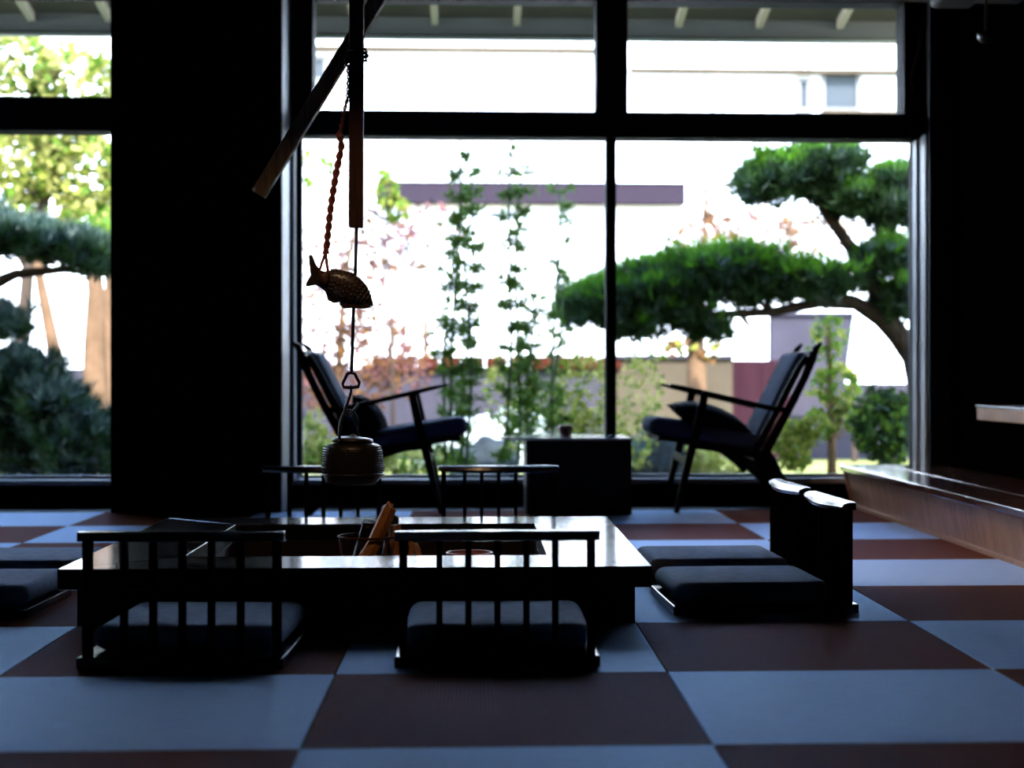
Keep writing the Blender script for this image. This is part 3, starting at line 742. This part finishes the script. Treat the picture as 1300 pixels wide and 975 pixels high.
# ================================================================== EAVES OUTSIDE
e = bpy.data.objects.new('eaves', None); C.objects.link(e); struct(e, 'roof eaves over the window with pale rafters and dark fascia')
zf1 = at(700, 27, y=11.2).z; zf0 = at(700, 49, y=11.2).z
zr_ = lambda y: 3.083 + .2 * (11.19 - y)
b = MB(); b.add([(-9, YW + .2, zr_(YW + .2) + .06), (8, YW + .2, zr_(YW + .2) + .06), (8, 11.2, zr_(11.2) + .06), (-9, 11.2, zr_(11.2) + .06), (-9, YW + .2, zr_(YW + .2) + .12), (8, YW + .2, zr_(YW + .2) + .12), (8, 11.2, zr_(11.2) + .12), (-9, 11.2, zr_(11.2) + .12)],
      [(0, 1, 2, 3), (7, 6, 5, 4), (0, 4, 5, 1), (2, 6, 7, 3), (0, 3, 7, 4), (1, 5, 6, 2)]); b.build('soffit', M['soffit'], e)
b = MB(); b.box(-9, 8, 11.2, 11.24, zf0 + .02, zf1 + .12); b.build('fascia', M['fascia'], e)
b = MB(); b.box(-9, 8, 11.24, 11.30, zf0, zf0 + .05); b.build('gutter', M['gutter'], e)
ru = [at(u, 20, y=11.0).x for u in (30, 130, 236, 343, 447, 551, 657, 762, 866, 970, 1074, 1180)]
for x in ru + [ru[0] - .54, ru[0] - 1.08, ru[0] - 1.62]:
    b = MB(); b.add([(x + sx, y, z + dz) for sx in (-.022, .022) for (y, z) in ((YW + .22, zr_(YW + .22)), (11.19, zr_(11.19))) for dz in (0, .061)],
                    [(0, 1, 3, 2), (4, 6, 7, 5), (0, 4, 5, 1), (2, 3, 7, 6), (0, 2, 6, 4), (1, 5, 7, 3)]); b.build('rafter', M['rafter'], e)
# the building's own roof above, shading the strip of garden next to the glass
b = MB(); b.add([(-9, -4, 5.4), (8, -4, 5.4), (8, 11.3, zf1 + .14), (-9, 11.3, zf1 + .14), (-9, -4, 5.5), (8, -4, 5.5), (8, 11.3, zf1 + .2), (-9, 11.3, zf1 + .2)],
      [(0, 1, 2, 3), (7, 6, 5, 4), (0, 4, 5, 1), (2, 6, 7, 3), (0, 3, 7, 4), (1, 5, 6, 2)]); struct(b.build('roof', M['fascia']), 'roof of the room')

# ================================================================== GARDEN
GZ = -.15
b = MB(); N_ = 60; vs = []; fs = []
for i in range(N_ + 1):
    for j in range(N_ + 1):
        x, y = -22 + 44 * i / N_, YW + .25 + 34 * j / N_
        vs.append((x, y, GZ + .05 * noise.noise(Vector((x * .7, y * .7, 2)))))
for i in range(N_):
    for j in range(N_): a = i * (N_ + 1) + j; fs.append((a, a + N_ + 1, a + N_ + 2, a + 1))
b.add(vs, fs, 0, True); struct(b.build('garden_ground', M['moss']), 'mossy garden ground outside')

# garden wall ---------------------------------------------------------------
YF = 17.6
def wx(u, y=YF): return at(u, 500, y=y).x
p = thing('garden_wall', 'lavender grey plastered garden wall with red-brown coping behind the bamboo', 'wall')
zt = at(640, 468, y=YF).z; zc_ = at(640, 455, y=YF).z
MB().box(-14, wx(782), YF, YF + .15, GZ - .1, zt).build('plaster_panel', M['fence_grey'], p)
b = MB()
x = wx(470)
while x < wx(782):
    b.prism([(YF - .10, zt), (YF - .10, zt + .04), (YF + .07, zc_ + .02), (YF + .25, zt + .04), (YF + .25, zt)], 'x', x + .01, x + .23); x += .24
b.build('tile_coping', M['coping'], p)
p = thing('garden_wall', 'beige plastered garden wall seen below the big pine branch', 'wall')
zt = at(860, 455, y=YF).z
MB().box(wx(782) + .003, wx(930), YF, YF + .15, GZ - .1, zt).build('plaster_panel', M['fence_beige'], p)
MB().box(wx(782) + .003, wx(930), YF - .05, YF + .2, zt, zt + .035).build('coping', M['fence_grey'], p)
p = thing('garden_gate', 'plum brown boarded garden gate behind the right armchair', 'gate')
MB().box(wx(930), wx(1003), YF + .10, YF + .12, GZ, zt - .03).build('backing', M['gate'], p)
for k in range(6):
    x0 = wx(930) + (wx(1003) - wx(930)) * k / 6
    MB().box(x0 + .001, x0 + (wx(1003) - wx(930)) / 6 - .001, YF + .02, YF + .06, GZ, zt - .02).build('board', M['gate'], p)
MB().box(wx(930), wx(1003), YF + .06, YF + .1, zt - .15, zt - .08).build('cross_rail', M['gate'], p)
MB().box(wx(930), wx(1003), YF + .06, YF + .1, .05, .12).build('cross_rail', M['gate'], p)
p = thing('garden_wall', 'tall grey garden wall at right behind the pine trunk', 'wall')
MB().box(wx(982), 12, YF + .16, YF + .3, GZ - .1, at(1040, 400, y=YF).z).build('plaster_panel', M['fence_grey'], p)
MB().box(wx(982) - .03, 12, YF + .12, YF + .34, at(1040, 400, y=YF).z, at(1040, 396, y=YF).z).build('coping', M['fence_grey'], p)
p = thing('white_panel', 'sunlit white panel standing before the tall grey wall at right', 'panel')
z0, z1 = at(1110, 487, y=16.6).z, at(1110, 395, y=16.6).z
b = MB(); b.prism([(wx(1074, 16.6), z0), (wx(1200, 16.6), z0), (wx(1200, 16.6), z1), (wx(1086, 16.6), z1)], 'y', 16.6, 16.66); b.build('sheet', M['white_wall'], p)
for u in (1082, 1170): MB().box(wx(u, 16.67), wx(u, 16.67) + .05, 16.661, 16.71, GZ - .05, z1 - .05).build('post', M['twig'], p)

# neighbouring houses --------------------------------------------------------
YN = 22.0
p = thing('neighbour_house', 'long low white house with mauve eave band beyond the garden wall', 'house')
ze0, ze1 = at(640, 258, y=YN - .2).z, at(640, 231, y=YN - .2).z
nx0, nx1 = at(478, 300, y=YN).x, at(868, 300, y=YN).x
MB().box(-16, 12, YN, YN + .3, GZ - .1, ze0 + .02).build('wall', M['bluish_wall'], p)
b = MB(); b.box(nx0, nx1, YN - .22, YN + .1, ze0, ze1); b.build('eave', M['eave_band'], p)
b = MB(); b.add([(nx0 - .1, YN - .26, ze1 + .01), (nx1 + .1, YN - .26, ze1 + .01), (nx1 + .1, YN + 2.6, ze1 + .9), (nx0 - .1, YN + 2.6, ze1 + .9), (nx0 - .1, YN - .26, ze1 + .06), (nx1 + .1, YN - .26, ze1 + .06), (nx1 + .1, YN + 2.6, ze1 + .96), (nx0 - .1, YN + 2.6, ze1 + .96)],
      [(0, 1, 2, 3), (7, 6, 5, 4), (0, 4, 5, 1), (2, 6, 7, 3), (0, 3, 7, 4), (1, 5, 6, 2)]); b.build('roof', M['roof'], p)
YT = 25.5
p = thing('apartment_building', 'tall white building rising behind the low house, few small windows', 'building')
MB().box(-18, 16, YT, YT + .4, GZ - .1, 9.5).build('wall', M['white_wall'], p)
def far_window(u0, u1, v0, v1, split=True):
    a, c = at(u0, v1, y=YT), at(u1, v0, y=YT)
    w = MB(); t_ = .06
    for q in ((a.x - t_, c.x + t_, a.z - t_, a.z), (a.x - t_, c.x + t_, c.z, c.z + t_), (a.x - t_, a.x, a.z, c.z), (c.x, c.x + t_, a.z, c.z)): w.box(q[0], q[1], YT - .07, YT - .001, q[2], q[3])
    wo = w.build('window', M['soffit'], p)
    MB().box(a.x, c.x, YT - .03, YT - .002, a.z, c.z).build('pane', M['far_pane'], wo)
for q in ((1046, 1087, 96, 138), (1015, 1024, 104, 138), (618, 662, 160, 187), (398, 412, 76, 100)): far_window(*q)

for (u0, u1, v0, v1) in ((800, 1160, 88, 91), (398, 760, 60, 63), (1046, 1160, 140, 144)):
    a, c = at(u0, v1, y=YT - .2), at(u1, v0, y=YT - .2); MB().box(a.x, c.x, YT - .2, YT - .001, a.z, c.z).build('ledge', M['fence_beige'], p)

# rocks ---------------------------------------------------------------------
def rock(u, v, y, r, m, label, group='garden stones'):
    q = at(u, v, y=y); b = MB(); b.ell((0, 0, 0), r, 20, 12, nz=.5)
    o = b.build('garden_stone', M[m]); o.location = (q.x, y, GZ + r[2] * .45); tag(o, label, 'stone', group)
rock(832, 590, 14.4, (.34, .3, .30), 'stone', 'dark pointed garden stone behind the front legs of the right armchair')
rock(622, 580, 15.2, (.34, .3, .22), 'stone', 'grey blue stone amid pale stones between left armchair and coffee table')
rock(585, 580, 16.2, (.42, .3, .34), 'pale_stone', 'pale stone seen just right of the left armchair seat')
rock(650, 570, 16.4, (.45, .3, .36), 'pale_stone', 'pale stone seen left of the coffee table top')

# plants --------------------------------------------------------------------
def needles(b, c, d, ln, n, wd, rnd, mi):
    """a tuft of pine needles fanning out of point c around direction d"""
    for _ in range(n):
        q = (d + Vector((rnd.gauss(0, .55), rnd.gauss(0, .55), rnd.gauss(0, .55)))).normalized()
        e = q.cross(Vector((rnd.gauss(0, 1), rnd.gauss(0, 1), rnd.gauss(0, 1)))).normalized() * wd
        b.add([c - e, c + e, c + q * ln * rnd.uniform(.7, 1.2)], [(0, 1, 2)], mi)
def pad(b, c, r, n, rnd, ln=.13, per=9, wd=.0085, fill=.6):
    """cloud-pruned pad: tufts over the upper shell of an ellipsoid and inside it"""
    c = Vector(c)
    for _ in range(n):
        th = rnd.uniform(0, 2 * PI); cz = rnd.uniform(-.75, 1)
        q = Vector((math.sqrt(1 - cz * cz) * math.cos(th), math.sqrt(1 - cz * cz) * math.sin(th), cz)) * (rnd.uniform(fill, 1) if cz > -.2 else rnd.uniform(.3, .95))
        w_ = 1 + .5 * noise.noise(q * 2.6 + c) + .15 * noise.noise(q * 7 + c)
        pt = c + Vector((q.x * r[0], q.y * r[1], q.z * r[2])) * w_
        d = Vector((q.x * .5, q.y * .5, max(-.2, cz) + .7)).normalized()
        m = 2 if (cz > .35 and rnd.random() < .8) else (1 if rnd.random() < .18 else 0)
        needles(b, pt, d, ln, per, wd, rnd, m)
PINE = [M['pine'], M['pine_blue'], M['pine_lit']]
rnd = random.Random(11)
YP = 13.0
A = lambda u, v, dy=0: at(u, v, y=YP + dy)
sc = YP / F
pn = thing('pine_tree', 'cloud-pruned pine with long horizontal pad and bent trunk at right', 'tree', (A(1190, 600).x, YP, GZ))
off = Vector((-A(1190, 600).x, -YP, -GZ))
def AO(u, v, dy=0): return A(u, v, dy) + off
b = MB()
b.tube([AO(1190, 640), AO(1180, 520), AO(1160, 452), AO(1128, 408), AO(1108, 360), AO(1086, 322), AO(1058, 284), AO(1036, 250), AO(1022, 222)], [.16, .14, .10, .085, .065, .055, .045, .036, .02], 10)
b.build('trunk', M['bark'], pn)
b = MB()
b.tube([AO(1150, 438), AO(1118, 404, -.05), AO(1085, 384, -.1), AO(1040, 384, -.1), AO(980, 396, -.1), AO(900, 400, -.1), AO(820, 400, 0), AO(750, 405)], [.085, .075, .06, .045, .036, .03, .022, .012], 8)
for (u0, v0, u1, v1, dy) in ((1040, 384, 1000, 350, .3), (980, 396, 930, 350, -.3), (900, 400, 850, 370, .3), (940, 398, 960, 420, -.2), (870, 400, 840, 430, .1), (820, 400, 780, 380, -.2), (1058, 284, 1085, 240, .2), (1086, 322, 1130, 280, .1), (1036, 250, 985, 240, .1), (1108, 360, 1140, 330, -.2), (1128, 408, 1150, 370, -.2)):
    a_, c_ = AO(u0, v0), AO(u1, v1, dy); b.tube([a_, a_.lerp(c_, .5) + Vector((0, 0, -.02)), c_], [.028, .018, .008], 6)
b.build('branch', M['bark'], pn)
def P(u, v, ru, rv, n, ry=.55, dy=0, **k):
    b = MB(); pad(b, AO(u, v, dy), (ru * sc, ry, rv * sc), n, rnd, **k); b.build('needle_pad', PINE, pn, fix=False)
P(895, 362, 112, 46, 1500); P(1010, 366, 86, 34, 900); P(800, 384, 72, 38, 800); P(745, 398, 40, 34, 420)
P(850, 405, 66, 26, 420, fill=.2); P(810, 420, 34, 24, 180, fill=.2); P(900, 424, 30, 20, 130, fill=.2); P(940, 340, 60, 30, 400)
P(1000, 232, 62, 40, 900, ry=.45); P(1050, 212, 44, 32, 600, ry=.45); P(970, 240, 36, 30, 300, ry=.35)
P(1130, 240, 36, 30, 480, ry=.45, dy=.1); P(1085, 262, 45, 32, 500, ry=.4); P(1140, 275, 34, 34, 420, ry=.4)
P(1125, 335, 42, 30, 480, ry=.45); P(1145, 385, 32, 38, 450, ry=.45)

# bamboo: every culm a thing
def culm(u0, u1, vtop, y, seed, label, leaves=True, dens=1.0):
    rnd = random.Random(seed); base = at(u0, 640, y=y); base.z = GZ
    t = thing('bamboo', label, 'bamboo', base, group='slender bamboos outside the window')
    topz = at(u1, vtop, y=y).z + .05; topx = at(u1, vtop, y=y).x - base.x; Hh = topz - GZ
    n = 17; pts = []; rs = []
    for i in range(n + 1):
        s = i / n; pts.append(Vector((topx * s + .02 * math.sin(s * 7 + seed), .03 * math.sin(s * 5 + seed), Hh * s))); rs.append(.0135 * (1 - .55 * s) + .0015)
    b = MB(); b.tube(pts, rs, 7)
    for i in range(1, n): b.ell(pts[i], (rs[i] * 1.35, rs[i] * 1.35, .006), 7, 4)
    b.build('stem', M['bamboo_stem'], t)
    b = MB(); tw = MB()
    k0 = 2
    for i in range(k0, n + 1):
        if rnd.random() > (.97 if i > 5 else .7) * min(1, dens + .2): continue
        for _ in range(int(5 * dens) + 1):
            a = rnd.uniform(0, 2 * PI); ln = rnd.uniform(.04, .13); d = Vector((math.cos(a), math.sin(a), rnd.uniform(.3, 1.2))).normalized()
            e = pts[i] + d * ln; tw.tube([pts[i], e], .0018, 4)
            for _ in range(rnd.randint(12, 20)):
                q = (d * .4 + Vector((rnd.gauss(0, .7), rnd.gauss(0, .7), rnd.gauss(-.1, .6)))).normalized(); c0 = pts[i].lerp(e, rnd.uniform(.5, 1.05))
                w_ = q.cross(Vector((rnd.gauss(0, 1), rnd.gauss(0, 1), rnd.gauss(0, 1)))).normalized() * rnd.uniform(.006, .010); L_ = rnd.uniform(.05, .085)
                b.add([c0, c0 + q * L_ * .4 + w_, c0 + q * L_, c0 + q * L_ * .4 - w_], [(0, 1, 2, 3)], 0)
    tw.build('twigs', M['bamboo_stem'], t)
    b.build('foliage', M['bamboo_leaf'], t, fix=False)
for args in ((560, 574, 300, 11.7, 1, 'short bamboo, leftmost of the left clump beside the left armchair', True, .7),
             (572, 583, 185, 11.6, 2, 'tall bamboo, second from left in the left clump', True, 1),
             (587, 600, 235, 11.8, 3, 'tall bamboo, third from left in the left clump', True, 1),
             (596, 594, 330, 11.5, 4, 'thin bamboo, rightmost of the left clump', True, .6),
             (640, 652, 180, 11.6, 5, 'tallest bamboo, leftmost of the middle clump', True, 1),
             (655, 660, 235, 11.8, 6, 'leafy bamboo right behind the tallest one of the middle clump', True, 1),
             (668, 676, 395, 11.9, 7, 'short bamboo right of the middle clump', True, .8),
             (700, 709, 255, 12.1, 8, 'sparse bamboo just left of the window mullion', True, .7),
             (690, 716, 345, 12.2, 9, 'low thin bamboo nearest to the window mullion', True, .6)):
    culm(*args)

def tree(name, label, cat, y, base_u, trunk, blobs, mats, leaf, elong, seed, bark='twig', trad=.07, group=None, twigs=True):
    """trunk: list of (u, v); blobs: (u, v, ru, rv, n) in pixels at depth y"""
    rnd = random.Random(seed); k = y / F
    base = at(base_u, 600, y=y); base.z = GZ; off = -base
    t = thing(name, label, cat, base, group=group)
    b = MB(); pts = [Vector((0, 0, -.03))] + [at(u, v, y=y) + off for u, v in trunk]; n = len(pts)
    if trunk:
        b.tube(pts, [trad * (1 - .6 * i / (n - 1)) for i in range(n)], 9); b.build('trunk', M[bark], t)
    br = MB(); lf = MB(); nm = len(mats)
    for (u, v, ru, rv, cnt) in blobs:
        c = at(u, v, y=y) + off
        if trunk and twigs:
            a_ = min(pts, key=lambda q: (q - c).length if q.z <= c.z + .2 else 9); 
            for _ in range(5):
                e_ = c + Vector((rnd.uniform(-.7, .7) * ru * k, rnd.uniform(-.4, .4), rnd.uniform(-.6, .8) * rv * k)); m_ = a_.lerp(e_, .55) + Vector((0, 0, rnd.uniform(-.1, .05)))
                br.tube([a_, m_, e_], [trad * .28, trad * .15, .004], 5)
        pp = []
        for _ in range(cnt):
            th = rnd.uniform(0, 2 * PI); cz = rnd.uniform(-1, 1); q = rnd.uniform(.35, 1) ** .5; s_q = math.sqrt(1 - cz * cz)
            d = Vector((s_q * math.cos(th) * ru * k, s_q * math.sin(th) * min(ru * k, .7), cz * rv * k)) * q * (1 + .3 * noise.noise(Vector((th, cz * 2, seed))))
            pp.append(c + d)
        leaf_cloud(lf, pp, leaf, elong, list(range(nm)), rnd)
    if br.v: br.build('branches', M[bark], t)
    lf.build('foliage', [M[m] for m in mats], t, fix=False)
    return t
G = 'garden trees outside'
# seen through the left window
tree('leafy_tree', 'lime green leafy tree filling the top of the left window', 'tree', 16.5, 20, [(25, 480), (35, 350), (60, 240), (50, 120)],
     [(20, 80, 60, 45, 520), (100, 100, 60, 45, 520), (30, 205, 65, 50, 900), (105, 215, 60, 55, 900), (60, 160, 80, 34, 500), (110, 285, 45, 35, 420), (20, 275, 45, 30, 350)], ['lime', 'lime_pale', 'lime2', 'lime_pale'], .075, 1.5, 21, 'twig', .09, G)
p2 = thing('pine_tree', 'blue-green pine branch pad across the middle of the left window', 'tree', (at(-60, 600, y=13.2).x, 13.2, GZ))
o2 = -Vector((at(-60, 600, y=13.2).x, 13.2, GZ)); A2 = lambda u, v, dy=0: at(u, v, y=13.2 + dy) + o2
b = MB(); b.tube([(0, 0, -.05), A2(-50, 480), A2(-30, 370), A2(20, 348), A2(80, 342), A2(125, 348)], [.13, .11, .08, .04, .03, .012], 8); b.build('trunk', M['bark'], p2)
for (u, v, ru, rv, n) in ((30, 312, 62, 26, 900), (90, 322, 50, 24, 650), (-20, 410, 50, 26, 500), (120, 345, 22, 16, 160), (-30, 300, 60, 40, 500)):
    b = MB(); pad(b, A2(u, v), (ru * 13.2 / F, .5, rv * 13.2 / F), n, rnd); b.build('needle_pad', [M['pine'], M['pine_blue'], M['pine_blue']], p2, fix=False)
tree('slender_tree', 'slender brown tree trunk below the pine pad in the left window', 'tree', 14.6, 80, [(70, 450), (60, 400), (50, 350), (42, 300)], [(40, 290, 30, 14, 60)], ['lime2'], .08, 1.5, 22, 'pale_bark', .075, G)
tree('stout_tree', 'pale forked tree trunk at the right side of the left window', 'tree', 15.2, 128, [(122, 520), (120, 440), (122, 370), (112, 300)], [(120, 290, 40, 18, 80)], ['lime2'], .08, 1.5, 23, 'pale_bark', .14, G)
tree('stout_tree', 'second pale trunk half hidden by the pillar in the left window', 'tree', 15.6, 150, [(143, 520), (136, 440), (140, 370), (150, 300)], [(150, 290, 30, 14, 40)], ['lime2'], .08, 1.5, 24, 'pale_bark', .10, G)
def bush(label, y, blobs, mats, n_leaf, elong, seed, base_u, name='shrub', group='garden shrubs outside'):
    return tree(name, label, 'shrub', y, base_u, [], blobs, mats, n_leaf, elong, seed, group=group)
def pine_bush(label, y, blobs, base_u, seed):
    rnd = random.Random(seed); base = at(base_u, 600, y=y); base.z = GZ
    t = thing('pine_shrub', label, 'shrub', base, group='low pine shrubs outside')
    for (u, v, ru, rv, n) in blobs:
        b = MB(); pad(b, at(u, v, y=y) - base, (ru * y / F, .5, rv * y / F), n, rnd); b.build('needle_pad', [M['pine'], M['pine_blue'], M['pine_blue']], t, fix=False)
    b = MB(); b.tube([(0, 0, -.05), (0.02, 0, .12), at(blobs[0][0], blobs[0][1], y=y) - base], [.05, .04, .02], 7); b.build('trunk', M['bark'], t)
pine_bush('dark green pine shrub at the lower left of the left window', 12.9, [(20, 490, 62, 44, 1000), (10, 555, 70, 44, 900), (-10, 420, 40, 26, 300), (40, 590, 60, 26, 500)], 10, 61)
pine_bush('dark green pine shrub at the lower right of the left window', 12.6, [(100, 562, 52, 42, 900), (70, 520, 40, 30, 400), (110, 594, 55, 26, 500)], 100, 62)
# through the main window, left part
tree('maple_tree', 'pinkish orange airy maple behind the left armchair', 'tree', 15.6, 425, [(428, 520), (432, 420), (440, 340), (455, 270)],
     [(420, 400, 60, 50, 520), (475, 440, 60, 50, 560), (405, 330, 45, 45, 240), (470, 360, 55, 45, 260), (440, 490, 65, 40, 480), (505, 470, 45, 35, 260), (480, 290, 45, 34, 130), (400, 480, 30, 50, 220)],
     ['pink', 'orange', 'pink', 'orange'], .045, 1.4, 25, 'pale_bark', .045, G)
tree('young_tree', 'small yellow-green tree behind the rope and pothook pole', 'tree', 15.0, 500, [(498, 480), (495, 380), (490, 280)],
     [(488, 240, 16, 28, 70), (505, 265, 14, 22, 50), (400, 215, 28, 24, 60)], ['lime', 'lime2'], .065, 1.6, 26, 'twig', .02, G)
bush('low yellow-green shrub below the left armchair seat', 13.6, [(440, 575, 70, 26, 700), (520, 585, 60, 20, 400), (395, 560, 22, 40, 200)], ['lime', 'lime2', 'lime_pale'], .05, 1.4, 27, 450)
bush('airy yellow-green shrub behind the coffee table', 13.4, [(690, 540, 60, 50, 600), (740, 500, 45, 60, 600), (640, 500, 28, 55, 260), (760, 560, 50, 40, 400)], ['lime', 'lime2', 'lime', 'lime_pale'], .036, 1.7, 28, 700)
bush('olive shrub right of the window mullion behind the coffee table', 13.8, [(815, 500, 30, 48, 260), (800, 560, 35, 40, 260), (820, 450, 30, 20, 90)], ['lime', 'lime_pale', 'lime2'], .034, 1.6, 29, 810)
# through the main window, right part
tree('stout_tree', 'pale sunlit trunk under the big pine pad', 'tree', 15.4, 886, [(886, 540), (884, 470), (882, 430), (880, 380)], [(868, 440, 26, 14, 70), (900, 445, 20, 14, 40)], ['orange', 'lime'], .06, 1.5, 30, 'pale_bark', .13, G)
bush('pale moss-green shrub low behind the right armchair legs', 14.6, [(905, 586, 66, 22, 700), (870, 580, 45, 18, 300)], ['lime', 'lime_pale'], .05, 1.4, 31, 900)
bush('rounded lime shrub right of the right armchair back', 13.4, [(1008, 565, 28, 34, 420), (1035, 540, 18, 18, 100)], ['lime', 'lime', 'lime2'], .05, 1.4, 32, 1008)
tree('young_tree', 'pale leafy young tree between the right armchair and the right jamb', 'tree', 14.2, 1056, [(1056, 560), (1054, 500), (1052, 430)],
     [(1050, 430, 26, 34, 160), (1062, 490, 34, 34, 220), (1040, 540, 26, 20, 100), (1075, 530, 20, 20, 90)], ['lime2', 'lime', 'lime2'], .055, 1.5, 33, 'pale_bark', .045, G)
bush('dark rounded green shrub beside the right window jamb', 12.6, [(1125, 540, 44, 50, 1500)], ['dark_leaf', 'dark_leaf', 'bamboo_leaf'], .05, 1.5, 34, 1125)
tree('bare_tree', 'sparse tree with pale orange leaves beyond the pines', 'tree', 18.5, 890, [(890, 420), (892, 330), (895, 270), (905, 130)],
     [(895, 300, 55, 26, 500), (960, 298, 75, 32, 520), (1040, 300, 60, 32, 480), (905, 118, 34, 26, 60), (930, 258, 60, 34, 260)], ['orange', 'pale_bark', 'orange', 'pink'], .05, 1.4, 35, 'pale_bark', .05, G)
tree('bare_tree', 'sparse mauve leafed tree against the eave of the low house', 'tree', 19.0, 540, [(540, 420), (545, 340), (560, 290)],
     [(545, 290, 50, 34, 160), (500, 310, 45, 36, 240), (530, 415, 34, 26, 120), (470, 330, 50, 40, 160)], ['pink', 'fence_grey'], .06, 1.4, 36, 'pale_bark', .04, G)

# ================================================================== LIGHT, WORLD, CAMERA
w = bpy.data.worlds.new('World'); S.world = w; w.use_nodes = True
n, l = w.node_tree.nodes, w.node_tree.links
sk = n.new('ShaderNodeTexSky'); sk.sky_type = 'NISHITA'; sk.sun_disc = False; sk.sun_elevation = math.radians(44); sk.sun_rotation = math.radians(200); sk.air_density = 1.0; sk.dust_density = .6
l.new(sk.outputs[0], n['Background'].inputs[0]); n['Background'].inputs[1].default_value = 2.5
sd = bpy.data.lights.new('sun', 'SUN'); sd.energy = 24; sd.angle = .01; sd.color = (1, .985, .97)
so = bpy.data.objects.new('sun', sd); C.objects.link(so)
so.rotation_euler = Vector((-.35, .80, -.78)).to_track_quat('-Z', 'Y').to_euler()

cam = bpy.data.cameras.new('camera'); co = bpy.data.objects.new('camera', cam); C.objects.link(co)
co.location = (0, 0, H); co.rotation_euler = (PI / 2, 0, -YAW)
cam.sensor_width = 36; cam.lens = 36 * F / 1300; cam.shift_x = (650 - CX) / 1300; cam.shift_y = -(487.5 - YH) / 1300
cam.dof.use_dof = True; cam.dof.focus_distance = 5.5; cam.dof.aperture_fstop = 2.2
cam.clip_end = 200
S.camera = co
S.view_settings.view_transform = 'Standard'; S.view_settings.look = 'None'; S.view_settings.gamma = 1; S.view_settings.use_curve_mapping = False
S.view_settings.exposure = 0.5
S.cycles.use_denoising = True
S.cycles.max_bounces = 8; S.cycles.diffuse_bounces = 4; S.cycles.transparent_max_bounces = 16
S.cycles.caustics_reflective = False; S.cycles.caustics_refractive = False
S.cycles.sample_clamp_indirect = 8
